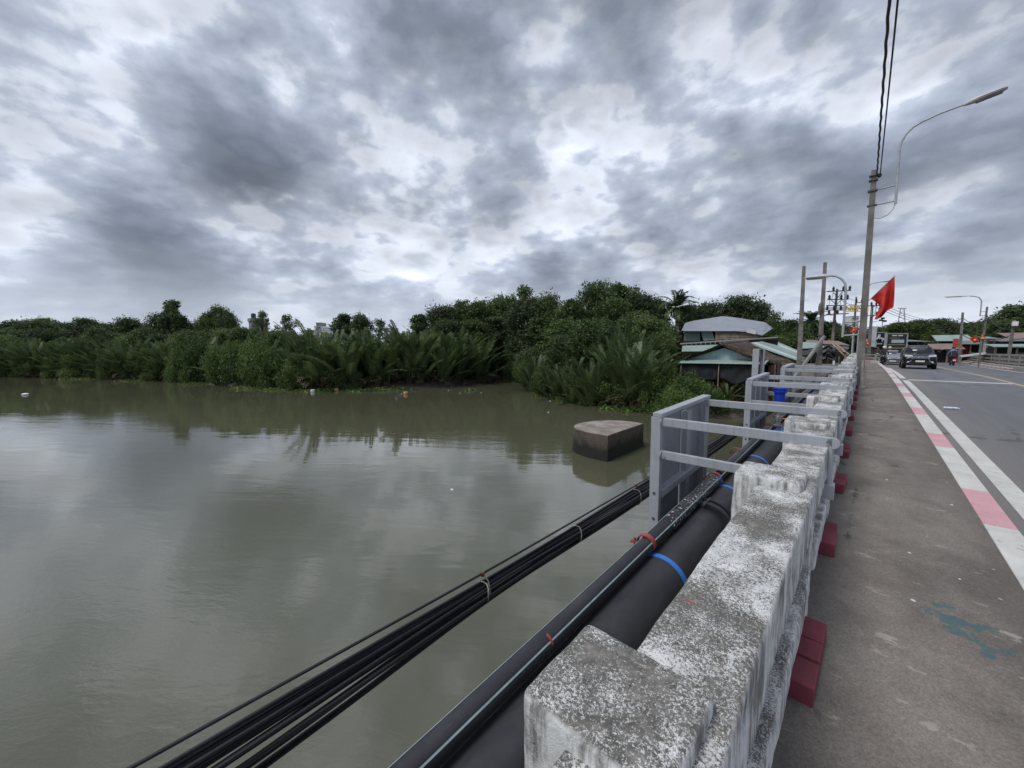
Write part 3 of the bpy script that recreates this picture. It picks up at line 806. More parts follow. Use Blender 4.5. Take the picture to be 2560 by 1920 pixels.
# ------------------------------------------------------------------ grey steel frames guarding the pipes
def steel_frame(s0, s1, label, tall=0.0):
    z0 = zs((s0 + s1) / 2); th = math.atan(slope((s0 + s1) / 2)); L_ = s1 - s0
    fr = thing('pipe_guard_frame', label, 'frame', (-1.55, s0, zs(s0)), (th, 0, 0), 'grey steel frames over the pipes')
    top = .936; bot = -.86; w_ = .085
    G = 'grey_steel_paint'
    def angle_post(y, sgn, xw=.09):
        m = MB(); m.box(-.045, .045, y - .004 * sgn, y + .05 * sgn, bot, top) if sgn > 0 else m.box(-.045, .045, y - .05, y + .004, bot, top)
        return m
    # outer side: corner posts, middle channel, sheets behind, sloping cap rail
    MB().box(-.05, .05, 0, .075, bot, top).build('corner_post', G, fr, bevel=.004)
    MB().box(-.05, .05, L_ - .16, L_, bot, top - .003).build('corner_post', G, fr, bevel=.004)
    MB().box(-.03, .045, L_ * .50, L_ * .50 + .14, bot, top - .06).build('middle_post', G, fr, bevel=.004)
    MB().box(-.034, -.028, .076, L_ * .50 - .02, bot, top - .045).build('sheet', 'grey_sheet', fr)
    MB().box(-.034, -.028, L_ * .50 + .142, L_ - .162, bot, top - .045).build('sheet', 'grey_sheet', fr)
    MB().box(-.035, .065, .002, L_ - .002, top + .001, top + .045).build('top_rail', G, fr, bevel=.004)
    MB().box(-.026, .06, .077, L_ - .162, .06, .14).build('mid_rail', G, fr, bevel=.004)
    # cross bars over the parapet, the near one doubled by a lower bar
    x1 = 1.41
    def cross(y, za, zb, h=.085, xe=x1):
        m = MB(); V = []
        for x, z in ((.05, za), (xe, zb)):
            V += [(x, y - .022, z - h), (x, y + .022, z - h), (x, y + .022, z), (x, y - .022, z)]
        m.add(V, [(3, 2, 1, 0), (4, 5, 6, 7), (0, 1, 5, 4), (1, 2, 6, 5), (2, 3, 7, 6), (3, 0, 4, 7)])
        return m
    e1 = cross(.04, top - .004, .935).build('cross_bar', G, fr, bevel=.005)
    e2 = cross(L_ - .1, top - .004, .935).build('cross_bar', G, fr, bevel=.005)
    cross(.04, .585, .585, .085, 1.0).build('cross_bar', G, fr, bevel=.005)
    cross(L_ - .1, .585, .585, .085, 1.0).build('cross_bar', G, fr, bevel=.005)
    for y in (.04, L_ - .1):
        for z_ in (top - .045, .545):
            MB().lathe([(.001, -.012), (.05, -.008), (.055, 0), (.05, .008), (.001, .012)], 12, 'X', (.052, y, z_)).build('weld', 'grey_steel_paint', fr, True)
    for y, e in ((.04, e1), (L_ - .1, e2)):
        MB().lathe([(.001, -.022), (.0425, -.022), (.0425, .022), (.001, .022)], 20, 'Y', (x1, y, .8925)).build('bar_end', G, e)
        MB().tube([(1.395, y + .0, .46), (1.395, y, .87)], .024, 14).build('leg', G, fr, True)
        MB().box(1.345, 1.44, y - .05, y + .05, .44, .56).build('foot', G, fr, bevel=.006)
        MB().box(.05, 1.03, y - .04, y + .04, -.62, -.49).build('support_beam', 'dark_steel', fr)
        MB().lathe([(.012, 0), (.012, .012)], 10, 'Y', (.09, y - .036, .53)).build('bolt', 'stainless', fr)
    for zz in (.12, -.16):
        m = MB().lathe([(.016, 0), (.016, .006)], 10, 'Y', (.0, -.005, zz)); m.build('bolt', 'dark_steel', fr)
    return fr
steel_frame(3.92, 5.60, 'grey steel frame over the pipes nearest to the splashed pipe sleeve')
fa = at_x(1865, 948, -1.6).y; fb_ = at_x(1952, 918, -1.6).y
steel_frame(fa, fa + 1.68, 'grey steel frame over the pipes just behind the blue capped valve')
steel_frame(fb_, fb_ + 1.68, 'grey steel frame over the pipes, last one before the lamp pole')
# tall upright behind the middle frame
P0 = at_y(1879, 950, 10.9); P1 = at_y(1907, 950, 10.9)
cx = (P0.x + P1.x) / 2; hw = (P1.x - P0.x) / 2; zt = at_y(1893, 873, 10.9).z
up = thing('steel_upright', 'tall grey steel channel upright rising behind the middle frame', 'post', (cx, 10.9, zs(10.9) - 1))
MB().box(-hw, hw * .15, -.05, 0, 0, zt - zs(10.9) + 1).build('flange', 'grey_steel_paint', up, bevel=.004)
MB().box(hw * .15, hw, .10, .112, 0, zt - zs(10.9) + 1).build('web', 'grey_sheet', up)
MB().box(hw * .5, hw * .62, .06, .1, 0, zt - zs(10.9) + .9).build('stiffener', 'grey_sheet', up)
MB().box(hw - .012, hw, -.05, .1, 0, zt - zs(10.9) + 1).build('flange', 'grey_steel_paint', up)
MB().box(-hw, hw, -.05, .115, zt - zs(10.9) + 1, zt - zs(10.9) + 1.01).build('cap_plate', 'grey_steel_paint', up)
MB().box(-.2, .56, -.1, .1, -.1, 0).build('bracket', 'dark_steel', up)

# ------------------------------------------------------------------ telecom cables slung outside the pipes
CX = -2.0
def curve_pts(pix, ext0, ext1):
    pts = [at_x(x, y, CX) for x, y in pix]
    pts = [(p_.y, p_.z) for p_ in pts]
    pts.sort()
    (a0, b0), (a1, b1) = pts[0], pts[1]
    pts = [(ext0, b0 + (b1 - b0) / (a1 - a0) * (ext0 - a0) * .8)] + pts
    pts.append(ext1)
    return pts
MSG = curve_pts([(325, 1920), (840, 1636), (1202, 1437), (1613, 1200)], -7, (38, zs(38) - .55))
TOP = curve_pts([(438, 1916), (786, 1708), (1207, 1460), (1610, 1215)], -7, (38, zs(38) - .62))
BOT = curve_pts([(650, 1916), (913, 1722), (1216, 1491), (1610, 1246)], -7, (38, zs(38) - .72))
def samp(pts, s): return float(np.interp(s, [p_[0] for p_ in pts], [p_[1] for p_ in pts]))
def smooth_samp(pts, s): return sum(samp(pts, s + d) for d in (-.5, -.25, 0, .25, .5)) / 5
SS = list(np.arange(-7, 8, .25)) + list(np.arange(8, 38.1, 1.0))
ms = thing('messenger_wire', 'single thin suspension wire above the cable bundle', 'wire', (0, 0, 0))
MB().tube([(CX, s, smooth_samp(MSG, s)) for s in SS], .0085, 8).build('strand', 'cable_black', ms, True)
cb = thing('cable_bundle', 'bundle of black cables sagging beside the pipes over the water', 'cables', (0, 0, 0))
rnd = random.Random(8)
NC = 17
for i in range(NC):
    t = i / (NC - 1); ox = rnd.uniform(-.05, .05); ph = rnd.uniform(0, 6)
    r = rnd.choice([.008, .010, .012, .013])
    if i in (0,): t = -.02
    lift = 0
    if i >= NC - 3: lift = -.0
    path = []
    for s in SS:
        a_, b_ = smooth_samp(TOP, s), smooth_samp(BOT, s)
        tt = t if i < NC - 4 else .85 + .15 * t
        path.append((CX + ox + .012 * math.sin(s * 1.1 + ph), s, a_ + (b_ - a_) * tt + .006 * math.sin(s * 1.7 + ph * 2)))
    MB().tube(path, r, 7).build('cable', 'cable_black', cb, True)
for (x, y) in ((1207, 1475), (1590, 1240), (1440, 1335)):
    p_ = at_x(x, y, CX); s = p_.y; a_, b_ = samp(MSG, s), samp(BOT, s); c = (samp(TOP, s) + b_) / 2; h = (samp(TOP, s) - b_) / 2 + .018
    tie = MB(); pts = []
    for q in range(15):
        an = 2 * math.pi * q / 14; pts.append((CX + math.sin(an) * .07, s + .01 * math.sin(an * 3), c + math.cos(an) * h))
    tie.tube(pts, .005, 6)
    if x == 1207: tie.tube([(CX, s, a_), (CX + .04, s + .02, (a_ + c) / 2 + .02), (CX + .05, s + .03, c), (CX + .02, s + .02, b_ - .02)], .005, 6)
    tie.build('tie', 'tie_cloth', cb, True)
    if x != 1440: MB().box(CX - .012, CX + .012, s - .012, s + .012, a_ - .02, a_ + .016).build('clip', 'rust', ms, bevel=.004)
# ------------------------------------------------------------------ old pier in the river
pp = [(-9.67, 18.05), (-9.67, 22.5), (-10.4, 22.62), (-11.2, 22.4), (-11.9, 21.9), (-12.4, 21.1), (-12.62, 20.2), (-12.6, 19.4), (-12.3, 18.75), (-11.8, 18.35), (-11.1, 18.15), (-10.4, 18.07)]
def ring_pts(poly, off):
    c = Vector((sum(p_[0] for p_ in poly) / len(poly), sum(p_[1] for p_ in poly) / len(poly)))
    return [(c.x + (x - c.x) * off, c.y + (y - c.y) * off) for x, y in poly]
dense = []
for i in range(len(pp)):
    a, b = Vector(pp[i]), Vector(pp[(i + 1) % len(pp)]); n = max(1, int((b - a).length / .22))
    dense += [tuple(a.lerp(b, q / n)) for q in range(n)]
V, F = [], []; k = len(dense)
lv = [(-7.5, 1.03), (-4.8, 1.015), (-4.25, 1.01), (-3.9, 1.006), (-3.6, 1.0), (-3.3, 1.002), (-2.98, 1.003), (-2.86, 1.0), (-2.83, .985), (-2.81, .9), (-2.80, .7), (-2.79, .45), (-2.79, .2)]
for z, sc in lv:
    for (x, y) in ring_pts(dense, sc):
        n = mnoise.noise(Vector((x * 1.7, y * 1.7, z * 2))) * .035 + mnoise.noise(Vector((x * 6, y * 6, z * 6))) * .015
        V.append((x + n, y + n, z + n * .6))
for i in range(len(lv) - 1):
    F += [(i*k + j, i*k + (j+1) % k, (i+1)*k + (j+1) % k, (i+1)*k + j) for j in range(k)]
F.append(tuple((len(lv) - 1) * k + j for j in range(k)))
o = MB().add(V, F).build('bridge_pier', 'pier_concrete', None, True)
tag(o, 'old stained concrete pier stump with a rounded nose standing in the river', 'pier')

# ------------------------------------------------------------------ plant library
RS = np.random.RandomState(11)
def leaf_quads(P, Nrm, size, rng, aspect=.55, jitter=.9):
    """one bent diamond leaf per point, facing roughly along Nrm"""
    n = len(P)
    nn = Nrm + rng.normal(0, jitter, (n, 3)); nn /= np.linalg.norm(nn, axis=1, keepdims=True)
    a = np.cross(nn, rng.normal(0, 1, (n, 3))); a /= np.linalg.norm(a, axis=1, keepdims=True)
    b = np.cross(nn, a)
    s = size * rng.uniform(.6, 1.35, (n, 1))
    V = np.stack([P - a * s * .5, P + b * s * aspect * .5 - nn * s * .08, P + a * s * .5, P - b * s * aspect * .5 - nn * s * .08], 1).reshape(-1, 3)
    F = np.arange(4 * n).reshape(n, 4)
    return V, F
def limb_mesh(segs):
    m = MB()
    for path, rad in segs: m.tube(path, rad, 6)
    return m.mesh('trunk', 'bark', True)
def make_tree(seed, H=10., W=8., nclump=26, nleaf=9000, leaf=.34, crown0=.28, mat='foliage_mid', flat=.62, sparse=False, layered=False):
    rng = np.random.RandomState(seed)
    segs = []
    lean = rng.normal(0, .03, 2)
    tr = [(lean[0] * H * t + .12 * math.sin(t * 5 + seed), lean[1] * H * t, H * .8 * t) for t in np.linspace(0, 1, 7)]
    segs.append((tr, list(np.linspace(.028 * H, .008 * H, 7))))
    C, R = [], []
    for i in range(nclump):
        t = ((i + rng.uniform(0, 1)) / nclump) ** .85
        prof = (min(1., (t + .16) * 2.0) * (1 - t) ** .5 + .05) if not layered else (1.0 - t * .8) * (.75 + .25 * math.sin(t * 22))
        rr = W / 2 * prof * math.sqrt(rng.uniform(.05, 1)) * rng.uniform(.7, 1.12)
        an = i * 2.399 + rng.uniform(-.5, .5)
        r = rng.choice([.08, .11, .15, .19]) * rng.uniform(.85, 1.15) * W * (.7 if sparse else 1)
        if rng.uniform() < .2: rr *= 1.3; r *= .6
        z = min(H * (crown0 + (1 - crown0) * t), H - r * flat * .9)
        c = np.array([math.cos(an) * rr, math.sin(an) * rr, z])
        C.append(c); R.append(r)
        k_ = max(1, min(5, int((c[2] / (H * .8)) * 6 * rng.uniform(.45, .8))))
        b = Vector(tr[k_]); e = Vector(c)
        mdl = b.lerp(e, .5) + Vector((0, 0, -.03 * H))
        segs.append(([b, mdl, e], [.009 * H, .006 * H, .002 * H]))
    C = np.array(C); R = np.array(R)
    wgt = R ** 2 / (R ** 2).sum()
    own = rng.choice(nclump, nleaf, p=wgt)
    d = rng.normal(0, 1, (nleaf, 3)); d /= np.linalg.norm(d, axis=1, keepdims=True)
    rad = R[own] * (rng.uniform(.15, 1.0, nleaf) ** .4)
    lump = np.array([mnoise.noise(Vector((d[i, 0] * 2.4 + own[i] * 3.7, d[i, 1] * 2.4, d[i, 2] * 2.4))) for i in range(nleaf)])
    rad *= 1 + .8 * lump
    P = C[own] + d * rad[:, None] * np.array([1, 1, flat * (.6 if layered else 1)])
    nrm = d * .7 + np.array([0, 0, .6])
    V, F = leaf_quads(P, nrm, leaf, rng)
    tc = rng.uniform(.25, .75, nclump)
    tint = np.clip(tc[own] * .7 + .15 + rng.normal(0, .13, nleaf), 0, 1)
    return (limb_mesh(segs), fast_mesh('crown', V, F, mat, np.repeat(tint, 4)))
def make_bush(seed, H=4., W=6., nclump=26, nleaf=9000, leaf=.24, mat='foliage_bright'):
    rng = np.random.RandomState(seed); segs = []
    C, R = [], []
    for i in range(nclump):
        an = rng.uniform(0, 6.283); rr = W / 2 * math.sqrt(rng.uniform(0, 1)) * .85
        z = H * rng.uniform(.15, .8) * (1 - .45 * (rr / (W / 2)) ** 2)
        C.append((math.cos(an) * rr, math.sin(an) * rr, z)); R.append(rng.uniform(.14, .24) * W)
        segs.append(([(rng.uniform(-.3, .3), rng.uniform(-.3, .3), -.3), (C[-1][0] * .5, C[-1][1] * .5, z * .6), C[-1]], [.05, .035, .01]))
    C = np.array(C); R = np.array(R); wgt = R ** 2 / (R ** 2).sum(); own = rng.choice(nclump, nleaf, p=wgt)
    d = rng.normal(0, 1, (nleaf, 3)); d /= np.linalg.norm(d, axis=1, keepdims=True)
    rad = R[own] * (rng.uniform(.2, 1.0, nleaf) ** .4)
    lump = np.array([mnoise.noise(Vector((d[i, 0] * 2.6 + own[i] * 3.7, d[i, 1] * 2.6, d[i, 2] * 2.6))) for i in range(nleaf)])
    rad *= 1 + .45 * lump
    P = C[own] + d * rad[:, None] * np.array([1, 1, .75]); P[:, 2] = np.maximum(P[:, 2], rng.uniform(-.2, .35, nleaf))
    V, F = leaf_quads(P, d * .7 + np.array([0, 0, .6]), leaf, rng)
    tc = rng.uniform(.25, .8, nclump); tint = np.clip(tc[own] * .65 + .15 + rng.normal(0, .14, nleaf), 0, 1)
    return (limb_mesh(segs), fast_mesh('crown', V, F, mat, np.repeat(tint, 4)))
def frond(rng, base, az, L, lift, droop, nl, leaflen, width, twist=0., t0=.16):
    """rachis strip + leaflets: returns vertices, faces, tints"""
    ts = np.linspace(0, 1, 15); pts = []; ang = lift; p_ = np.array(base, float); pts.append(p_.copy())
    for i in range(1, 15):
        ang -= droop / 14 * (0.35 + 1.5 * ts[i])
        p_ = p_ + L / 14 * np.array([math.cos(az) * math.cos(ang), math.sin(az) * math.cos(ang), math.sin(ang)]); pts.append(p_.copy())
    pts = np.array(pts); V = []; F = []; T = []
    side = np.array([-math.sin(az), math.cos(az), 0])
    base_t = rng.uniform(.3, .7)
    w = .035 * L / 7
    for i in range(14):
        o = len(V); wa, wb = w * (1.3 - ts[i]), w * (1.3 - ts[i + 1])
        V += [pts[i] - side * wa, pts[i] + side * wa, pts[i + 1] + side * wb, pts[i + 1] - side * wb]; F.append((o, o + 1, o + 2, o + 3)); T += [.75] * 4
    for j in range(nl):
        t = t0 + (1 - t0) * (j + .5) / nl; f = t * 14; i = min(13, int(f)); q = pts[i] + (pts[i + 1] - pts[i]) * (f - i)
        tan = pts[i + 1] - pts[i]; tan /= np.linalg.norm(tan)
        nor = np.cross(tan, side); nor /= np.linalg.norm(nor)
        if nor[2] < 0: nor = -nor
        ll = leaflen * (math.sin(math.pi * min(1, (.22 + .72 * t))) ** .6) * rng.uniform(.85, 1.12)
        for sg in (-1, 1):
            dr = tan * .62 + side * sg * .72 + nor * rng.uniform(.12, .36); dr /= np.linalg.norm(dr)
            dr2 = dr - np.array([0, 0, .5 + .3 * rng.uniform()]); dr2 /= np.linalg.norm(dr2)
            a = q + dr * ll * .45; b = a + dr2 * ll * .55
            wd = np.cross(dr, nor); wd /= np.linalg.norm(wd); wd *= width
            o = len(V); V += [q, a + wd, b, a - wd]; F.append((o, o + 1, o + 2, o + 3)); c = np.clip(base_t + rng.normal(0, .1), 0, 1); T += [c] * 4
    return V, F, T
def make_nipa(seed, H=8., nf=24):
    rng = np.random.RandomState(seed); V = []; F = []; T = []
    DV = []; DF = []; DT = []
    for i in range(nf):
        az = 2.4 * i + rng.uniform(-.4, .4); r = rng.uniform(.1, .5)
        up = rng.uniform(1.32, 1.57) if i < nf * .72 else rng.uniform(.85, 1.2)
        L = H * rng.uniform(.85, 1.15) * (1 if i < nf * .7 else .8)
        v, f, t = frond(rng, (math.cos(az) * r, math.sin(az) * r, -.3), az, L, up, rng.uniform(.25, .95), 54, .095 * H, .075, t0=.26)
        o = len(V); V += v; F += [tuple(q + o for q in x) for x in f]; T += t
    for i in range(20):
        az = rng.uniform(0, 6.28)
        v, f, t = frond(rng, (math.cos(az) * .5, math.sin(az) * .5, .1), az, H * rng.uniform(.15, .42), rng.uniform(.5, 1.5), rng.uniform(1.4, 2.8), 9, .07 * H, .05)
        o = len(DV); DV += v; DF += [tuple(q + o for q in x) for x in f]; DT += t
    return (fast_mesh('frond_crown', np.array(V), np.array(F), 'nipa_green', np.array(T)), fast_mesh('dead_fronds', np.array(DV), np.array(DF), 'dead_frond', np.array(DT)))
def make_coconut(seed, H=11.):
    rng = np.random.RandomState(seed); V = []; F = []; T = []
    tr = [(.25 * math.sin(t * 2), .15 * t, H * t) for t in np.linspace(0, 1, 9)]
    trunk = limb_mesh([(tr, list(np.linspace(.2, .11, 9)))])
    top = tr[-1]
    for i in range(30):
        az = 2.4 * i; up = rng.uniform(-.2, 1.45)
        v, f, t = frond(rng, top, az, rng.uniform(2.8, 3.8), up, rng.uniform(.8, 1.6), 30, .8, .085, t0=.1)
        o = len(V); V += v; F += [tuple(q + o for q in x) for x in f]; T += t
    return (trunk, fast_mesh('crown', np.array(V), np.array(F), 'nipa_green', np.array(T)))
TREES = {
    'round': [make_tree(21 + i, 10, 9, 52, 15000, .33, .16, 'foliage_mid', .8) for i in range(4)],
    'dark': [make_tree(31 + i, 10, 9.5, 54, 15000, .34, .14, 'foliage_dark', .8) for i in range(4)],
    'tall': [make_tree(41 + i, 11, 6.5, 40, 10000, .34, .2, 'foliage_dark', .9) for i in range(2)],
    'sparse': [make_tree(51 + i, 10, 6.5, 40, 3600, .27, .3, 'foliage_mid', .8, True) for i in range(2)],
    'layered': [make_tree(61 + i, 10, 9, 34, 11000, .36, .2, 'foliage_dark', .55, False, True) for i in range(2)],
}
BUSH = {'bright': [make_bush(71 + i) for i in range(3)], 'dull': [make_bush(81 + i, mat='foliage_mid') for i in range(3)]}
NIPA = [make_nipa(91 + i) for i in range(5)]
COCO = [make_coconut(101 + i) for i in range(2)]
prng = random.Random(17)
def plant(name, meshes, pnames, label, cat, group, loc, sc, rz=None):
    o = thing(name, label, cat, loc, (0, 0, prng.uniform(0, 6.28) if rz is None else rz), group)
    o.scale = sc if isinstance(sc, tuple) else (sc, sc, sc)
    for me, n in zip(meshes, pnames): obj(n, me, o)
    return o
def tree_at(px, ytop, depth, wpx, kind, label, group=None, base=None):
    """tree whose crown top shows at (px, ytop); depth in metres along the view"""
    p_ = at_d(px, ytop, depth); g = gz(p_.x, p_.y) if base is None else base
    h = p_.z - g + .2; w_ = wpx / FPX * depth
    lib = TREES[kind]; me = lib[prng.randrange(len(lib))]
    H0 = {'tall': 11}.get(kind, 10) * 1.0; W0 = {'round': 8.4, 'dark': 8.8, 'tall': 6.0, 'sparse': 6.0, 'layered': 9.0}[kind]
    sz = h / H0; sx = max(.55 * sz, min(1.6 * sz, w_ / W0))
    return plant('tree', me, ('trunk', 'crown'), label, 'tree', group, (p_.x, p_.y, g - .2), (sx, sx, sz))
def bush_at(px, ytop, ybase, wpx, depth, kind, label, group):
    p_ = at_d(px, ytop, depth); q = at_d(px, ybase, depth)
    h = p_.z - q.z; w_ = wpx / FPX * depth
    me = BUSH[kind][prng.randrange(3)]
    return plant('bush', me, ('stem', 'crown'), label, 'bush', group, (q.x, q.y, q.z - .1), (w_ / 7., w_ / 7., h / 3.9))
def shore_pix(px):
    xs = [-300, 0, 240, 430, 600, 800, 1000, 1100, 1200, 1262]; ys = [934, 940, 945, 952, 966, 974, 970, 968, 955, 938]
    return float(np.interp(px, xs, ys))
GN = 'nipa palms along the far bank'
LN = 'nipa palm with upright feathery fronds on the far river bank'
px = -140.0
while px < 1262:
    for row in range(3):
        x = px + prng.uniform(-14, 14); p_ = at_z(x, shore_pix(x), ZW)
        dirv = Vector((p_.x, p_.y, 0)).normalized(); dirv2 = dirv * (1.0 + row * 3.6 + prng.uniform(-.6, 1.2))
        loc = (p_.x + dirv2.x, p_.y + dirv2.y, 0); g = gz(loc[0], loc[1])
        if 430 < x < 700 and row == 0: continue
        hgt = (.9 if x < 350 else .86 if x < 760 else 1.1) * prng.uniform(.82, 1.12)
        nl = (('leaning nipa palm on the left bank below the broad leafed wood', 'nipa palms on the left bank') if x < 430 else ('nipa palm standing behind the round mangrove bushes', 'nipa palms behind the mangrove bushes') if x < 760
              else ('tall upright nipa palm between the mangrove bushes and the creek mouth', 'nipa palms beside the creek mouth'))
        me = NIPA[prng.randrange(5)]
        o = plant('nipa_palm', me, ('frond_crown', 'dead_fronds'), nl[0], 'palm', nl[1], (loc[0], loc[1], g - .1), (hgt * prng.uniform(.85, 1.25), hgt * prng.uniform(.85, 1.25), hgt * prng.uniform(.82, 1.04)))
        o.rotation_euler = (prng.uniform(-.16, .16), prng.uniform(-.16, .16), prng.uniform(0, 6.28))
    px += 3.0 / at_z(px, shore_pix(px), ZW).length * FPX * (1.0 if px > 300 else .95)
# mangrove bushes in front of the palms
for (x, yt, yb, wp) in ((455, 862, 955, 70), (510, 838, 958, 90), (560, 850, 963, 80), (610, 830, 966, 95), (655, 845, 969, 100), (690, 870, 970, 90), (740, 885, 974, 80), (780, 905, 975, 70), (840, 905, 975, 70), (885, 925, 975, 50),
                          (330, 880, 950, 70), (280, 870, 948, 60), (200, 880, 946, 70), (110, 885, 943, 60), (360, 870, 951, 60), (-20, 890, 941, 70), (70, 890, 942, 60), (150, 895, 944, 60), (250, 900, 946, 55), (390, 895, 952, 55), (20, 890, 941, 60)):
    d = at_z(x, yb, ZW); D = -d.x * SPH + d.y * CPH
    bush_at(x, yt, yb, wp * 1.15, D + 1.0, 'bright' if 420 < x < 720 else 'dull', 'dense round mangrove bush overhanging the water in front of the nipa palms' if 420 < x < 720 else 'low dull green bush at the water edge before the nipa palms',
            'mangrove bushes on the far bank' if 420 < x < 720 else 'low bushes at the far water edge')
# trees behind the palms, from the far left to the creek
GB = 'trees in the wood behind the nipa palms'
LB = 'broad leafed tree in the dark wood behind the nipa palms'
for i, x in enumerate(range(-120, 400, 40)):
    tree_at(x + prng.uniform(-10, 10), prng.uniform(792, 812), 102 + prng.uniform(-5, 12), prng.uniform(85, 120), ('round', 'dark', 'dark')[i % 3], LB, GB)
for i, x in enumerate(range(-100, 760, 55)):
    tree_at(x, prng.uniform(822, 838), 92 if x < 300 else 80, 95, ('round', 'dark')[i % 2], LB, GB)
for i, (x, yt, wp, kd) in enumerate(((20, 838, 80, 'round'), (95, 822, 80, 'dark'), (165, 845, 90, 'round'), (235, 818, 80, 'sparse'), (300, 850, 90, 'round'), (365, 820, 90, 'dark'), (470, 826, 100, 'round'), (600, 818, 90, 'round'), (690, 826, 100, 'round'), (760, 838, 90, 'dark'), (-40, 826, 90, 'dark'))):
    p_ = at_z(x, shore_pix(x), ZW); D = -p_.x * SPH + p_.y * CPH
    tree_at(x, yt, D + 5 + (i % 3) * 2, wp, kd, 'mid height tree growing up among the nipa palms of the left bank', 'trees among the nipa palms')
for (x, yt, wp, kd) in ((398, 786, 80, 'dark'), (452, 792, 80, 'dark'), (520, 782, 70, 'round'), (572, 780, 66, 'round')):
    tree_at(x, yt, 97, wp, kd, 'lower spreading tree beside the skyline trees of the left bank', 'lower skyline trees on the left bank')
tree_at(428, 750, 95, 70, 'tall', 'tall slender dark tree standing well above the palms on the far left bank')
tree_at(545, 766, 98, 76, 'round', 'rounded single tree beside the roof above the far palms')
tree_at(655, 778, 88, 60, 'sparse', 'thin airy tree above the mangrove bushes')
tree_at(715, 786, 86, 66, 'sparse', 'thin airy tree next to the far white buildings')
tree_at(858, 784, 84, 68, 'tall', 'narrow green tree right of the far white buildings, its crown the taller of two')
tree_at(900, 785, 84, 74, 'round', 'fuller green tree beside the narrow one right of the white buildings')
tree_at(948, 797, 84, 64, 'sparse', 'half bare tree behind the tallest nipa palms')
tree_at(1050, 784, 76, 110, 'layered', 'dark tree with flat tiered branches left of the tall wood')
GC = 'trees in the tall wood beside the creek'
LC = 'tall dense tree in the wood on the creek bank'
for (x, yt, wp, D, kd) in ((1105, 766, 110, 82, 'dark'), (1150, 752, 120, 86, 'round'), (1120, 800, 110, 74, 'dark'), (1200, 752, 120, 88, 'round'), (1185, 800, 120, 78, 'round'), (1255, 742, 120, 92, 'round'), (1240, 790, 130, 80, 'layered'),
                           (1310, 716, 130, 78, 'sparse'), (1320, 745, 140, 76, 'dark'), (1370, 738, 120, 74, 'dark'), (1350, 790, 130, 68, 'layered'), (1290, 800, 120, 90, 'dark'), (1275, 860, 110, 108, 'dark'), (1245, 870, 90, 112, 'dark'),
                           (1430, 748, 130, 66, 'round'), (1410, 800, 150, 60, 'round'), (1490, 708, 150, 70, 'dark'), (1550, 710, 130, 72, 'tall'), (1530, 745, 160, 64, 'round'), (1600, 738, 120, 70, 'dark'), (1585, 780, 150, 58, 'round'),
                           (1640, 748, 110, 72, 'dark'), (1655, 800, 110, 56, 'round'), (1500, 800, 150, 54, 'dark'), (1300, 850, 110, 74, 'dark'), (1330, 870, 100, 62, 'dark'), (1262, 840, 120, 130, 'dark'), (1285, 845, 120, 125, 'dark'), (1225, 850, 120, 125, 'dark'), (1270, 880, 110, 118, 'dark'), (1160, 840, 120, 84, 'dark'), (1080, 830, 110, 78, 'dark'), (1230, 830, 110, 84, 'dark')):
    tree_at(x, yt, D, wp, kd, LC, GC)
# creek bank on this side: nipa, small trees, undergrowth
LN2 = 'nipa palm with long fronds on the near creek bank by the houses'
for (x, yb, sc) in ((1335, 968, .86), (1300, 948, .8), (1390, 985, .72), (1430, 992, .8), (1480, 1000, .86), (1540, 1003, 1.0), (1580, 1008, .98), (1620, 1012, .85), (1560, 985, 1.15), (1600, 985, 1.05), (1500, 985, 1.0), (1650, 1005, .7), (1440, 975, .95), (1815, 1022, .34), (1860, 1020, .36), (1770, 1030, .33)):
    p_ = at_z(x, yb, -3.7); plant('nipa_palm', NIPA[prng.randrange(5)], ('frond_crown', 'dead_fronds'), LN2, 'palm', 'nipa palms on the creek bank', (p_.x, p_.y, min(-3.4, gz(p_.x, p_.y))), sc * .88)
for (x, yt, wp, D, kd) in ((1470, 800, 130, 47, 'round'), (1400, 840, 110, 52, 'dark'), (1620, 790, 120, 50, 'round'), (1660, 830, 90, 46, 'round')):
    tree_at(x, yt, D, wp, kd, 'small leafy tree among the nipa palms on the near creek bank', 'small trees on the creek bank')
for (x, yt, yb, wp, D, kd) in ((1360, 905, 985, 80, 49, 'dull'), (1445, 915, 1003, 100, 43, 'dull'), (1530, 925, 1012, 110, 40, 'dull'), (1590, 940, 1022, 90, 38, 'dull'), (1310, 885, 955, 60, 60, 'bright')):
    bush_at(x, yt, yb, wp, D, kd, 'dull green undergrowth at the foot of the nipa palms', 'undergrowth on the creek bank')
for (x, yt, yb, wp, D) in ((1660, 905, 1035, 120, 36), (1715, 925, 1045, 130, 34.5), (1765, 955, 1052, 110, 33.5), (1690, 950, 1045, 120, 33.5), (1630, 950, 1030, 80, 36)):
    bush_at(x, yt, yb, wp, D, 'bright', 'bright green bush on the bank below the thatched house', 'bright bushes below the thatched house')
for (x, yt, yb, wp, D) in ((1820, 1000, 1062, 90, 34), (1870, 1010, 1065, 80, 34.5), (1900, 985, 1050, 70, 37), (1930, 985, 1040, 60, 39), (1850, 960, 1030, 70, 39), (1800, 1015, 1058, 70, 33.5), (1845, 1015, 1055, 70, 35.5), (1785, 985, 1050, 70, 35), (1825, 975, 1045, 70, 37)):
    bush_at(x, yt, yb, wp, D, 'dull', 'dark bush on the bank behind the steel frames', 'bushes on the bank behind the frames')
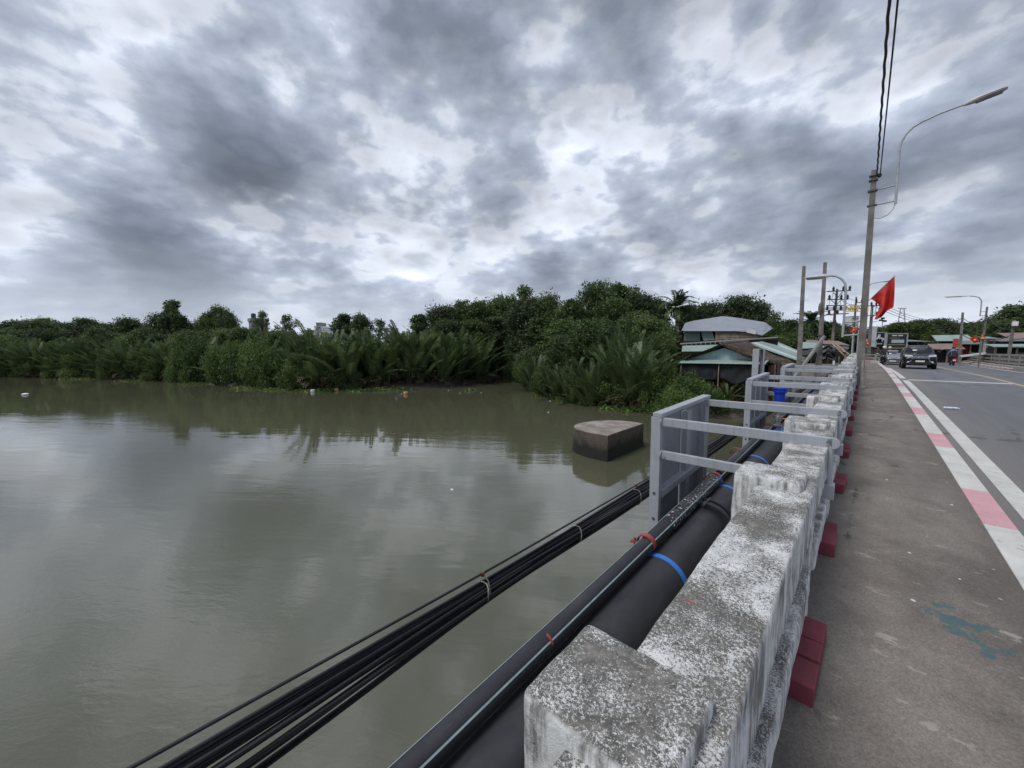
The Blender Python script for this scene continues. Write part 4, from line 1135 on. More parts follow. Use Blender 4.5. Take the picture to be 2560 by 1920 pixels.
# coconut palms
for (x, yt, D, lab) in ((1692, 728, 62, 'coconut palm with a ragged crown behind the grey roofed house'), (2035, 772, 66, 'coconut palm seen between the two bare concrete poles')):
    p_ = at_d(x, yt, D); g = gz(p_.x, p_.y)
    plant('coconut_palm', COCO[0 if x < 1900 else 1], ('trunk', 'crown'), lab, 'palm', None, (p_.x, p_.y, g - .2), ((p_.z - g) / 13.4,) * 3)
GH = 'trees behind the houses'
for (x, yt, wp, D, kd) in ((1725, 764, 110, 72, 'dark'), (1775, 758, 110, 74, 'dark'), (1850, 742, 150, 72, 'dark'), (1905, 758, 120, 70, 'dark'), (1935, 800, 90, 62, 'round'), (1975, 800, 120, 62, 'dark'), (1995, 830, 110, 58, 'round'), (2030, 800, 120, 70, 'round'),
                           (2070, 805, 100, 66, 'dark'), (2100, 812, 100, 72, 'dark'), (1945, 840, 90, 54, 'round'), (2130, 820, 90, 80, 'dark')):
    tree_at(x, yt, D, wp, kd, 'dark tree behind the riverside houses', GH)
# trees along the road ahead and to the right
for (x, yt, wp, D, kd, lab) in ((2200, 818, 90, 92, 'round', None), (2245, 806, 90, 90, 'round', None), (2300, 800, 100, 88, 'round', None), (2290, 822, 120, 92, 'round', None), (2350, 797, 90, 96, 'dark', None), (2330, 828, 90, 86, 'round', None), (2395, 808, 90, 100, 'dark', None),
                               (2440, 806, 90, 100, 'dark', None), (2490, 795, 90, 92, 'dark', None), (2545, 762, 140, 72, 'dark', 1), (2600, 765, 150, 70, 'dark', 1), (2500, 800, 90, 66, 'dark', 1), (2220, 838, 80, 96, 'dark', None), (2650, 770, 150, 72, 'dark', 1)):
    tree_at(x, yt, D, wp, kd, 'large dark tree behind the shacks on the far side of the road' if lab else 'leafy tree at the bend behind the dark vehicles', 'trees behind the shacks' if lab else 'trees at the road bend', base=0)
# shoreline litter: water hyacinth mats
V = []; F = []; T = []
rng = np.random.RandomState(5)
for (x, y, wd, n) in ((200, 947, 26, 300), (480, 960, 22, 160), (620, 971, 30, 260), (800, 977, 40, 320), (960, 976, 26, 240), (1000, 973, 18, 160), (1170, 978, 10, 60), (1350, 990, 20, 120), (1420, 1003, 22, 160), (1480, 1012, 26, 220), (1545, 1022, 36, 420), (1580, 1028, 30, 260), (1400, 993, 16, 100), (1180, 975, 8, 60), (700, 974, 30, 200), (900, 978, 20, 160), (340, 952, 24, 160)):
    c = at_z(x, y, ZW); r = wd / FPX * (c.length)
    u = Vector((CPH, SPH, 0)); v = Vector((-SPH, CPH, 0))
    P = np.array([list(c + u * (rng.normal() * r * .6) + v * (rng.normal() * r * .35) + Vector((0, 0, abs(rng.normal()) * .14 + .02))) for _ in range(n)])
    lv_, lf = leaf_quads(P, np.tile([0, 0, 1.], (n, 1)), .30, rng, .8, .5)
    F.append(lf + len(V) * 1 if not len(V) else lf + sum(len(a) for a in V)); V.append(lv_); T.append(np.repeat(rng.uniform(.4, 1, n), 4))
hy = obj('water_hyacinth', fast_mesh('water_hyacinth', np.concatenate(V), np.concatenate(F), 'foliage_bright', np.concatenate(T)))
tag(hy, 'floating mats of water hyacinth along the banks', 'water plants', kind='stuff')
# things adrift
for (x, y, m, lab) in ((782, 977, 'foam_white', 'pale float tub drifting by the mangrove bushes'), (841, 974, 'float_orange', 'orange brown tub afloat beside the pale tub'), (1014, 983, 'float_orange', 'orange brown tub afloat before the tall nipa palms')):
    c = at_z(x, y + 3, ZW); b = MB().lathe([(.18, -.12), (.26, 0), (.29, .18), (.27, .31), (.21, .34)], 14); o = b.build('floating_tub', m, None, True, loc=c); tag(o, lab, 'tub')
c = at_z(63, 987, ZW); o = MB().lathe([(.2, -.05), (.5, .02), (.55, .16), (.3, .24), (.05, .25)], 9).build('foam_piece', 'foam_white', None, True, loc=c); o.scale = (1.2, .6, .8); tag(o, 'white foam piece drifting near the far left bank', 'litter')
for (x, y) in ((1121, 976), (1203, 982), (1004, 985), (1375, 1003), (1371, 1031), (1130, 1225), (1150, 983), (298, 951)):
    c = at_z(x, y, ZW); o = MB().lathe([(.03, -.03), (.06, .0), (.055, .035), (.02, .05)], 7).build('litter_scrap', 'foam_white', None, loc=c); o.scale = (1.4, .8, 1); tag(o, 'tiny pale scrap of litter floating on the river', 'litter', 'scraps afloat on the river')
# ------------------------------------------------------------------ riverside houses
def on(x, y, Y): return at_y(x, y, Y)
HY = 40.0                                   # gable of the thatched house
RX = on(1812, 860, HY).x; ZR = on(1812, 862, HY).z
XL = on(1694, 900, HY).x; ZL = on(1694, 900, HY).z
XE = -5.6; ZE = .38; HB = 49.0
G0 = gz(-10, 41) - .1
house = thing('thatched_house', 'riverside house with a palm thatch roof and pale teal gable', 'house', (RX, HY, G0))
def H(x, y, z): return (x - RX, y - HY, z - G0)
def thatch_slope(a, b, c, d, seed):
    """thick thatch panel from ridge a-b to eave d-c with ragged blades"""
    a, b, c, d = map(Vector, (a, b, c, d)); n = (b - a).cross(d - a).normalized(); n = n if n.z > 0 else -n
    nu, nv = 24, 14; V = []; F = []
    for i in range(nu + 1):
        for j in range(nv + 1):
            p_ = a.lerp(b, i / nu).lerp(d.lerp(c, i / nu), j / nv); p_ = p_ + n * (.10 + .05 * mnoise.noise(p_ * 1.3)) - Vector((0, 0, .18)) * math.sin(math.pi * j / nv)
            V.append(p_)
    for i in range(nu):
        for j in range(nv): q = i * (nv + 1) + j; F.append((q, q + 1, q + nv + 2, q + nv + 1))
    o = MB().add(V, F).build('thatch', 'thatch', house, True)
    sm = o.modifiers.new('solid', 'SOLIDIFY'); sm.thickness = .14; sm.offset = -1
    rng = np.random.RandomState(seed); N = 4200; BV = []; BF = []; BT = []
    for k_ in range(N):
        edge = rng.uniform() < .35
        u, v = rng.uniform(0, 1), (rng.uniform(.93, 1.0) if edge else rng.uniform(0, .97))
        if rng.uniform() < .2: u = rng.uniform(0, .03)
        p_ = a.lerp(b, u).lerp(d.lerp(c, u), v) + n * (.11 + rng.uniform(0, .05)) - Vector((0, 0, .18)) * math.sin(math.pi * v)
        down = ((d - a) * (1 - u) + (c - b) * u).normalized(); s_ = (b - a).normalized()
        dr = (down + s_ * rng.normal(0, .22) + n * rng.uniform(-.02, .12) - Vector((0, 0, .35 if edge else .0))).normalized()
        L_ = rng.uniform(.35, .8); w_ = s_ * .055
        if u < .03: dr = (dr - s_ * rng.uniform(.2, .7) - Vector((0, 0, .5))).normalized()
        o_ = len(BV); BV += [p_ - w_, p_ + w_, p_ + dr * L_ + w_ * .3, p_ + dr * L_ - w_ * .3]; BF.append((o_, o_ + 1, o_ + 2, o_ + 3)); BT += [rng.uniform(0, 1)] * 4
    bl_ = obj('blades', fast_mesh('blades', np.array([list(x) for x in BV]), np.array(BF), 'thatch_blade', np.array(BT)), o); bl_['kind'] = 'stuff'
thatch_slope(H(RX, HY - .8, ZR), H(RX, HB, ZR + .35), H(XL - .1, HB, ZL), H(XL, HY - .8, ZL), 1)
thatch_slope(H(RX, HY - .8, ZR), H(RX, HB, ZR + .35), H(XE, HB, ZE - .1), H(on(1907, 898, HY).x, HY - .8, on(1907, 898, HY).z), 2)
MB().tube([H(RX, HY - .9, ZR + .08), H(RX, HB + .1, ZR + .42)], .16, 8).build('ridge', 'thatch', house)
# gable cladding and awning
gl = on(1775, 897, HY - .3).x; gr = on(1905, 897, HY - .3).x; gb = on(1800, 898, HY - .3).z
n = 10
for i in range(n):
    x0 = XL + 1.2 + (gr - XL - 1.2) * i / n; x1 = XL + 1.2 + (gr - XL - 1.2) * (i + 1) / n
    def zt_(x): return ZR - .28 - abs(x - RX) * (ZR - ZL) / (RX - XL) * (1.02)
    za, zb = max(gb + .02, zt_(x0)), max(gb + .02, zt_(x1))
    MB().slab([H(x0 + .01, HY - .3, gb), H(x1 - .01, HY - .3, gb), H(x1 - .01, HY - .3, zb), H(x0 + .01, HY - .3, za)], (0, 1, 0), .04).build('gable_sheet', 'gable_teal', house)
MB().slab([H(XL + .6, HY - .25, on(1703, 896, HY - .3).z), H(gr + .5, HY - .25, on(1703, 896, HY - .3).z - .02), H(gr + .45, HY - 1.5, on(1900, 911, HY - 1.5).z), H(on(1693, 908, HY - 1.5).x, HY - 1.5, on(1693, 908, HY - 1.5).z)], (0, 0, 1), .03).build('awning', 'roof_green', house)
awz = on(1800, 911, HY - 1.5).z
# curtains of dark shade net, posts, brown boards
def net(x0, x1, zt, zb, sag, y):
    V = []; F = []; nu, nv = 16, 8
    for i in range(nu + 1):
        for j in range(nv + 1):
            u, v = i / nu, j / nv; zz = zt + (zb - zt) * v - sag * v * math.sin(math.pi * u) ** 1.5
            V.append(H(x0 + (x1 - x0) * u, y + .12 * mnoise.noise(Vector((u * 6, v * 2, x0))), zz))
    for i in range(nu):
        for j in range(nv): q = i * (nv + 1) + j; F.append((q, q + 1, q + nv + 2, q + nv + 1))
    o = MB().add(V, F).build('shade_net', 'dark_net', house, True); s_ = o.modifiers.new('solid', 'SOLIDIFY'); s_.thickness = .01
XM = on(1797, 930, HY - 1.2).x; XR2 = on(1880, 930, HY - 1.2).x
net(on(1705, 930, HY - 1.2).x, XM - .15, awz - .05, on(1780, 950, HY - 1.2).z, .1, HY - 1.2)
net(XM + .1, XR2, awz - .05, on(1800, 945, HY - 1.2).z, .55, HY - 1.2)
for x in (on(1695, 930, HY - 1.2).x + .3, XM, XR2 + .4):
    MB().tube([H(x, HY - 1.3, G0 - .5), H(x, HY - 1.3, awz + .02)], .05, 8).build('post', 'old_boards', house)
wx0, wx1 = XL + .8, gr + .2
nb = 22
for i in range(nb):
    x0 = wx0 + (wx1 - wx0) * i / nb; x1 = wx0 + (wx1 - wx0) * (i + 1) / nb
    MB().box(x0 - RX + .008, x1 - RX - .008, -.2, -.16 + .012 * (i % 3), -.6, 3.2).build('board', 'brown_boards', house)
MB().box(wx0 - RX, wx1 - RX, -1.25, -1.2, 1.05, 1.12).build('rail', 'old_boards', house)
MB().box(wx0 - RX + .1, wx1 - RX - .1, 0, HB - HY, -.6, ZL - G0 - .1).build('wall', 'interior_shade', house)
MB().box(XE - RX - .6, XE - RX - .4, .3, HB - HY, -.6, ZE - G0 - .15).build('wall', 'brown_boards', house)
for i in range(6): MB().tube([H(XE - .2, HY + 1 + i * 1.5, G0 - .3), H(XE - .2, HY + 1 + i * 1.5, ZE - .1)], .06, 6).build('post', 'old_boards', house)

# lean-to with striped sheets right of the thatch
lt = thing('lean_to_roof', 'sloping roof of pale green and clear sheets beside the thatch', 'roof', (-8, 52, gz(-8, 52)))
A = on(1872, 852, 52); B = on(1935, 851, 57); C_ = on(2036, 893, 52); D_ = on(2005, 906, 49.5)
A2 = on(1868, 858, 50)
for i in range(7):
    t0, t1 = i / 7, (i + 1) / 7 - .012
    q = [A2.lerp(B, t0), A2.lerp(B, t1), D_.lerp(C_, t1), D_.lerp(C_, t0)]
    up_ = Vector((0, 0, .012 * (i % 2)))
    MB().slab([p_ - lt.location + up_ for p_ in q], (0, 0, 1), .025).build('sheet', ('roof_green', 'roof_white', 'roof_green', 'roof_green', 'wall_green', 'roof_white', 'roof_green')[i], lt)
for p_ in (A2, B, C_, D_):
    MB().tube([(p_.x - lt.location.x, p_.y - lt.location.y, -.3), (p_.x - lt.location.x, p_.y - lt.location.y, p_.z - lt.location.z)], .06, 6).build('post', 'old_boards', lt)
# grey roofed house behind
GHY = 56.0
gh = thing('grey_roof_house', 'two tone shed with a wide pale grey metal roof behind the thatched house', 'house', (on(1800, 830, GHY).x, GHY, gz(-13, 57)))
def G(px_, py_, Y): return on(px_, py_, Y) - gh.location
rp = [(1712, 809), (1713, 808), (1735, 802), (1806, 791), (1830, 793), (1913, 806), (1932, 821)]
eave = [(1704, 827), (1712, 828), (1765, 828), (1800, 828), (1838, 828), (1868, 830), (1906, 839)]
for i in range(len(rp) - 1):
    a, b = G(*eave[i], GHY - 1), G(*eave[i + 1], GHY - 1); c, d = G(rp[i + 1][0], rp[i + 1][1], GHY + 5), G(rp[i][0], rp[i][1], GHY + 5)
    MB().slab([a, b, c, d], (0, -.3, 1), .03).build('roof_sheet', 'roof_grey', gh)
def panel(pts, Y, m, name='wall_panel', t=.04):
    q = [G(x, y, Y) for x, y in pts]; return MB().slab(q, (0, 1, 0), t).build(name, m, gh)
panel([(1710, 856), (1730, 855), (1730, 826), (1710, 826)], GHY, 'wall_green'); panel([(1730.5, 855), (1750, 854), (1750, 826), (1730.5, 826)], GHY, 'wall_green')
panel([(1750, 858), (1788, 855), (1788, 826), (1750, 826)], GHY + .4, 'interior_shade')
panel([(1759, 852), (1773, 851), (1765, 826), (1751, 826)], GHY - .35, 'wall_green', 'shutter'); panel([(1773.5, 851), (1787, 850), (1779, 826), (1765.5, 826)], GHY - .35, 'wall_green', 'shutter')
for i in range(8):
    y0 = 827 + i * 3.1; panel([(1788, y0 + 3.0), (1895, y0 + 2.6), (1880 if i < 2 else 1893, y0), (1788, y0)], GHY - .7 + .05 * (i % 2), 'old_boards', 'board')
panel([(1866, 831), (1888, 836), (1890, 826), (1866, 820)], GHY - 1.5, 'plaster_white', 'box_panel')
MB().box(-6, 6, .6, 6, -.3, 5.6).build('wall', 'interior_shade', gh)
# lower lean-to in front of it with open slatted edge
lo = thing('lower_shed', 'green roofed shed with a dark open eave before the grey roofed house', 'shed', (on(1790, 860, 52).x, 52, gz(-12, 52)))
def Lw(px_, py_, Y): return on(px_, py_, Y) - lo.location
MB().slab([Lw(1704, 879, 50.5), Lw(1790, 878, 50.5), Lw(1800, 862, 53), Lw(1706, 865, 53)], (0, 0, 1), .03).build('roof_sheet', 'roof_green', lo)
MB().slab([Lw(1700, 861.5, 53.5), Lw(1945, 845, 53.5), Lw(1945, 842.5, 53.6), Lw(1700, 858.5, 53.6)], (0, 0, 1), .03).build('roof_edge', 'dark_steel', lo)
MB().slab([Lw(1704, 864, 53.8), Lw(1945, 850, 53.8), Lw(1945, 845, 53.8), Lw(1704, 859, 53.8)], (0, 1, 0), .05).build('eave_shade', 'interior_shade', lo)  # near-black slab standing in for the shade in the open eave gap
for i in range(9):
    x = 1716 + i * 12; a = Lw(x, 864.5 - i * .65, 53.4); MB().bar(a, a + Vector((0, 0, .32)), .06, .06, (0, 1, 0)).build('strut', 'lamp_steel', lo)
wb = Lw(1704, 905, 53.9); wt = Lw(1945, 850, 53.9)
MB().box(wb.x, wt.x, 1.9, 2.0, -.4, wt.z).build('wall', 'interior_shade', lo)
# sheds under the double poles
sh = thing('tarp_shed', 'low shed hung with black tarpaulin behind the two bare poles', 'shed', (on(2070, 880, 50).x, 50, gz(-5, 50)))
def Sh(px_, py_, Y): return on(px_, py_, Y) - sh.location
MB().slab([Sh(2002, 872, 52), Sh(2062, 869, 52), Sh(2052, 858, 58), Sh(1996, 855, 58)], (0, 0, 1), .03).build('roof_sheet', 'roof_green', sh)
MB().slab([Sh(2012, 857, 58), Sh(2125, 864, 58), Sh(2095, 853, 62), Sh(2018, 850, 62)], (0, 0, 1), .03).build('roof_sheet', 'roof_rust', sh)
MB().slab([Sh(2060, 870, 58.1), Sh(2122, 872, 58.1), Sh(2122, 864, 58.1), Sh(2060, 860, 58.1)], (0, 1, 0), .05).build('wall', 'plaster_grey', sh)
V = []; F = []
for i in range(15):
    for j in range(9):
        u, v = i / 14, j / 8; a = Sh(2050 + 40 * u, 866 + 34 * v + 3 * math.sin(u * 9), 49.5); V.append(a + Vector((0, .3 * mnoise.noise(Vector((u * 4, v * 4, 2))), 0)))
for i in range(14):
    for j in range(8): q = i * 9 + j; F.append((q, q + 1, q + 10, q + 9))
o = MB().add(V, F).build('tarpaulin', 'black_tarp', sh, True); o.modifiers.new('s', 'SOLIDIFY').thickness = .02
V = []; F = []
for i in range(15):
    for j in range(5):
        u, v = i / 14, j / 4; V.append(Sh(2000 + 52 * u, 874 + 13 * v * (1 - .5 * u) + 2 * math.sin(u * 7), 50.5 - 1.5 * v))
for i in range(14):
    for j in range(4): q = i * 5 + j; F.append((q, q + 1, q + 6, q + 5))
o = MB().add(V, F).build('tarpaulin', 'black_tarp', sh, True); o.modifiers.new('s', 'SOLIDIFY').thickness = .02
b0 = Sh(2000, 930, 51); b1 = Sh(2112, 890, 51)
MB().box(b0.x, b1.x, 1.2, 1.3, -.4, Sh(2050, 880, 51).z).build('wall', 'interior_shade', sh)
for i in range(9):
    x = b0.x + (b1.x - b0.x) * i / 8; MB().tube([(x, .2 + .05 * (i % 3), -.4), (x + .05, .2, Sh(2050, 895 - 4 * (i % 3), 50).z)], .05, 6).build('post', 'old_boards' if i % 3 else 'plaster_white', sh)
for i, (x0, y0, x1, y1) in enumerate(((2072, 850, 2115, 893), (2080, 852, 2122, 885), (2092, 868, 2112, 880), (2100, 885, 2120, 872))):
    MB().bar(Sh(x0, y0, 47), Sh(x1, y1, 44), .12, .04).build('plank', 'old_boards', sh)
wr = thing('fence_wall', 'rough low wall with pale posts along the bank below the tarpaulins', 'wall', (-5, 43.5, gz(-5, 43.5)))
MB().box(-3.2, 3.6, 0, .15, -.4, 3.35).build('wall', 'plaster_grey', wr)
for i in range(6): MB().box(-3.0 + i * 1.2, -2.85 + i * 1.2, -.15, .0, -.4, 3.5 + .15 * (i % 2)).build('post', 'plaster_white' if i % 2 else 'concrete_pole', wr)

# ------------------------------------------------------------------ poles and lamps
def taper_pole(par, a, b, w0, w1, mat='concrete_pole', name='shaft'):
    a, b = Vector(a), Vector(b); V = []
    for p_, w_ in ((a, w0), (b, w1)):
        V += [p_ + Vector((sx * w_ / 2, sy * w_ * .42, 0)) for sx, sy in ((-1, -1), (1, -1), (1, 1), (-1, 1))]
    return MB().add(V, [(3, 2, 1, 0), (4, 5, 6, 7), (0, 1, 5, 4), (1, 2, 6, 5), (2, 3, 7, 6), (3, 0, 4, 7)]).build(name, mat, par, bevel=.012)
def lamp_head(par, p_, d, L_=.78):
    """cobra head from p_ along d"""
    d = Vector(d).normalized(); side = d.cross(Vector((0, 0, 1))).normalized(); up_ = side.cross(d)
    st = [(0, .035, .03, .03), (.1, .07, .05, .045), (.3, .12, .085, .055), (.62, .135, .075, .055), (.9, .115, .045, .045), (1, .06, .02, .03)]
    V = []; F = []
    for t, w_, ht, hb in st:
        c = Vector(p_) + d * (t * L_)
        V += [c + side * (w_ * a) + up_ * z for a, z in ((-1, -.0), (-.8, ht * .6), (-.35, ht), (.35, ht), (.8, ht * .6), (1, 0), (.8, -hb * .8), (-.8, -hb * .8))]
    for i in range(len(st) - 1): F += [(i*8 + j, i*8 + (j+1) % 8, (i+1)*8 + (j+1) % 8, (i+1)*8 + j) for j in range(8)]
    F += [tuple(range(7, -1, -1)), tuple(range(40, 48))]
    o = MB().add(V, F).build('lamp_head', 'lamp_shell', par, True)
    V = [Vector(p_) + d * (t * L_) + side * (w_ * s_) - up_ * .052 for t, w_ in ((.3, .095), (.9, .09)) for s_ in (-1, 1)]
    MB().slab([V[0], V[1], V[3], V[2]], -up_, .02).build('lens', 'lamp_glass', o)
    return o
PY = 17.3
pb = Vector((-.075, PY, zs(PY)))
pole = thing('lamp_pole', 'tall grey concrete lamp pole standing at the edge of the footway', 'lamp pole', pb)
def Q(x, y, Y=PY): return at_y(x, y, Y) - pb
top = Q(2186, 425)
taper_pole(pole, (0, 0, -.02), top, .21, .135)
MB().box(-.16, .16, -.16, .16, -.01, .10).build('plinth', 'concrete', pole, bevel=.02)
taper_pole(pole, (.07, -.10, 0), (.045, -.09, .95), .09, .06, 'concrete', 'stub')
# upper arm towards the road
arm = [Q(2238.6, 510), Q(2249, 370), Q(2254, 354), Q(2265, 336), Q(2283, 318), Q(2306, 304), Q(2352, 283), Q(2409, 262)]
MB().tube(arm, [.034, .034, .032, .03, .028, .027, .026, .025], 12).build('arm', 'lamp_steel', pole, True)
lamp_head(pole, Q(2407, 263), Q(2518, 219) - Q(2409, 262), .80)
for (a, b) in (((2189, 475.5), (2240, 463)), ((2187, 513), (2238, 502))):
    br = MB().tube([Q(*a), Q(*b)], .022, 10).build('bracket', 'lamp_steel', pole, True)
    MB().slab([Q(*b), Q(b[0] - 7, b[1] + 1.5), Q(b[0], b[1] - 8)], (0, 1, 0), .012).build('gusset', 'lamp_steel', br)
    for q in (-1, 1): MB().box(-.12, .12, q * .07 - .006, q * .07 + .006, -.02, .02).build('band', 'dark_steel', br, loc=Q(*a) - Vector((.07, 0, 0)))
MB().tube([Q(2238, 510), Q(2232, 524), Q(2218, 538), Q(2200, 546), Q(2184, 545), Q(2176, 530)], .008, 6).build('loop_cable', 'wire_dark', pole, True)
# lower arm towards the river
lp = [Q(2106, 843), Q(2110, 797), Q(2114.5, 728), Q(2113, 709), Q(2105, 698), Q(2092, 691), Q(2075, 689)]
MB().tube(lp, .034, 12).build('arm', 'lamp_steel', pole, True)
lamp_head(pole, Q(2077, 689.5), (-1, 0, .01), .72)
for y in (805, 838): MB().tube([Q(2109, y + 1), Q(2150, y - 2)], .026, 10).build('bracket', 'lamp_steel', pole, True)
for z in (.02, -.12, .35): MB().box(-.11, .11, -.1, .1, -.015, .015).build('band', 'dark_steel', pole, loc=top - Vector((0, 0, .3 + z)))
MB().lathe([(.03, -.06), (.055, -.03), (.055, .04), (.02, .07)], 10).build('insulator', 'ink_black', pole, loc=top + Vector((.13, -.05, -.22)))
MB().box(.045, .075, -.10, -.06, 2.5, 2.72).build('tape', 'yellow_plastic', pole)
# wires overhead, along the bridge
wt_ = top + pb
for i, (ox, r, tw) in enumerate(((-.03, .020, True), (.045, .013, False))):
    path = []
    for q in range(400):
        t = q / 399; s = PY - t * 36
        z = (wt_.z - .2) - 4 * .85 * t * (1 - t) + .1 * t
        x = wt_.x + .1 + ox + (.005 * math.sin(q * .8) if tw else 0) + t * .10 * (1 if i else .5)
        path.append((x, s, z + (.008 * math.cos(q * .9) if tw else 0)))
    o = MB().tube(path, r, 6).build('overhead_cable', 'wire_dark', None, True)
    tag(o, 'thick twisted cable running overhead from the lamp pole' if tw else 'thinner straight cable beside the twisted one overhead', 'cable')
# national flags: red with a yellow star
def star(c, r, n, u, v, t=.012):
    pts = []
    for i in range(10):
        a = math.pi / 2 + i * math.pi / 5; rr_ = r if i % 2 == 0 else r * .4
        pts.append(Vector(c) + u * (rr_ * math.cos(a)) + v * (rr_ * math.sin(a)))
    return MB().slab(pts, n, t)
def flag(label, base, tip, corners, Y0, star_at=None, fold=.06, name='red_flag'):
    """corners: hoist-bottom, hoist-top, fly-top, fly-bottom in world space"""
    f = thing(name, label, 'flag', base)
    b = Vector(base)
    MB().tube([Vector(base) - b, Vector(tip) - b], .012, 6).build('staff', 'old_boards', f)
    c0, c1, c2, c3 = [Vector(c) - b for c in corners]; V = []; F = []; nu, nv = 18, 12
    for i in range(nu + 1):
        for j in range(nv + 1):
            u, v = i / nu, j / nv
            p_ = c0.lerp(c3, u).lerp(c1.lerp(c2, u), v); p_ += Vector((0, fold * math.sin(u * 9 + v * 3) * (.3 + u), 0)) + Vector((fold * .4 * math.sin(u * 7 + v * 5), 0, 0)) * u
            V.append(p_)
    for i in range(nu):
        for j in range(nv): q = i * (nv + 1) + j; F.append((q, q + 1, q + nv + 2, q + nv + 1))
    o = MB().add(V, F).build('cloth', 'flag_red', f, True); o.modifiers.new('s', 'SOLIDIFY').thickness = .004
    if star_at:
        cc = (c0 + c1 + c2 + c3) / 4; u = (c3 - c0).normalized(); v = (c1 - c0).normalized()
        star(cc - Vector((0, star_at[0], 0)), star_at[1], (0, -1, 0), Vector((1, 0, 0)), Vector((0, 0, 1))).build('star', 'flag_star', f)
    return f
FY = 17.14
flag_o = thing('red_flag', 'large red flag drooping from a slanted staff on the lamp pole', 'flag', (-.05, FY, at_y(2166, 757, FY).z))
fb = flag_o.location
def Fp(x, y, o_=0): return at_y(x, y, FY + o_) - fb
MB().tube([Fp(2164, 759), Fp(2238, 689)], .011, 8).build('staff', 'old_boards', flag_o)
ctrl = [[(2177, 747), (2197, 728), (2217, 709), (2237, 691)],          # along the staff
        [(2185, 752), (2206, 737), (2222, 727), (2237, 714)],
        [(2192, 757), (2206, 757), (2222, 752), (2236, 742)],
        [(2199, 763), (2206, 775), (2222, 772), (2234, 769)],
        [(2193, 783), (2202, 786), (2214, 781), (2216, 775)],
        [(2185, 799), (2192, 799), (2203, 793), (2213, 783)]]
V = []; F = []; NU, NV = 25, 19
def ci(a, t):
    n = len(a) - 1; f = t * n; i = min(n - 1, int(f)); f -= i; return a[i] + (a[i + 1] - a[i]) * f
for i in range(NU):
    for j in range(NV):
        u, v = i / (NU - 1), j / (NV - 1)
        rowx = [ci([c[0] for c in r], v) for r in ctrl]; rowy = [ci([c[1] for c in r], v) for r in ctrl]
        off = .17 * math.sin(v * 9.5 + u * 2.6) * min(1, u * 2) + (.12 * max(0, u - .6) if v < .6 else -.1 * max(0, u - .6))
        V.append(Fp(ci(rowx, u), ci(rowy, u), off))
for i in range(NU - 1):
    for j in range(NV - 1): q = i * NV + j; F.append((q, q + 1, q + NV + 1, q + NV))
o = MB().add(V, F).build('cloth', 'flag_red', flag_o, True); o.modifiers.new('s', 'SOLIDIFY').thickness = .004; o.modifiers.new('b', 'SUBSURF').levels = 1
def wp(x, y, Y): return at_y(x, y, Y)
flag('small red flag hanging on the river side behind the lamp pole', wp(2126, 845, 30), wp(2149, 813, 30), (wp(2139, 832, 30), wp(2148, 815, 30), wp(2130, 822, 30.2), wp(2119, 829, 30.2)), 30, (.12, .06))
flag('small red flag with a yellow star beside the notice board', wp(2164, 872, 44), wp(2176, 847, 44), (wp(2163, 862, 44), wp(2172, 849, 44), wp(2175, 857, 44), wp(2168, 865, 44)), 44, (.15, .08))

# two bare concrete poles and a leaning strut
def bare_pole(px0, y0, px1, y1, Y, label, w0=.36, w1=.22, group=None, cap=True):
    t_ = at_y(px1, y1, Y); b_ = at_y(px0, y0, Y); dx = (t_ - b_) / (t_.z - b_.z); g = gz(b_.x, Y) - .3 if b_.x < -2 else b_.z - .2
    base = b_ + dx * (g - b_.z)
    p_ = thing('utility_pole', label, 'pole', base, group=group)
    taper_pole(p_, (0, 0, 0), t_ - base, w0, w1)
    return p_, base, t_
p1, b1, t1 = bare_pole(1998, 905, 2010, 665, 36.3, 'bare square concrete pole on the bank, the shorter of a pair', .42, .20)
p2, b2, t2 = bare_pole(2048, 905, 2063, 656, 36.3, 'bare square concrete pole on the bank with a bulge halfway, taller of the pair', .40, .20)
a = at_y(2056, 770, 36.2) - b2
MB().lathe([(.03, -.5), (.10, -.2), (.12, 0), (.09, .25), (.02, .4)], 10).build('collar', 'concrete_pole', p2, True, loc=a + Vector((-.12, -.12, 0)))
for y in (838, 848): MB().box(-.2, .2, -.17, .17, -.03, .03).build('band', 'dark_steel', p2, loc=at_y(2052, y, 36.3) - b2)
lo_ = at_y(2000, 925, 35.2); hi_ = at_y(2061, 840, 36.0)
st = thing('leaning_strut', 'weathered timber strut leaning against the taller bare pole', 'strut', lo_ + (lo_ - hi_) * .6)
MB().bar((0, 0, 0), hi_ - st.location, .22, .16).build('beam', 'plaster_grey', st, bevel=.02)
# distribution pole with crossarms
def cross_pole(px0, y0, px1, y1, D, label, arms, w0=.34, w1=.22, base_z=None):
    t_ = at_d(px1, y1, D); b_ = at_d(px0, y0, D); b_.z = 0 if base_z is None else base_z
    b_.x, b_.y = b_.x, b_.y
    o = thing('utility_pole', label, 'pole', b_)
    taper_pole(o, (0, 0, -.3), t_ - b_, w0, w1)
    r_ = Vector((CPH, SPH, 0))
    for (xa, ya, xb, yb, ins) in arms:
        a_, c_ = at_d(xa, ya, D - .2) - b_, at_d(xb, yb, D - .2) - b_
        ar = MB().bar(a_, c_, .12, .12).build('crossarm', 'dark_steel', o)
        for t in ins:
            q = a_.lerp(c_, abs(t)); sg = 1 if t >= 0 else -1
            MB().lathe([(.05, 0), (.14, .12), (.10, .22), (.14, .32), (.05, .55)], 8).build('insulator', 'ink_black', ar, loc=q + Vector((0, 0, .02 if sg > 0 else -.55)))
    return o, b_, t_
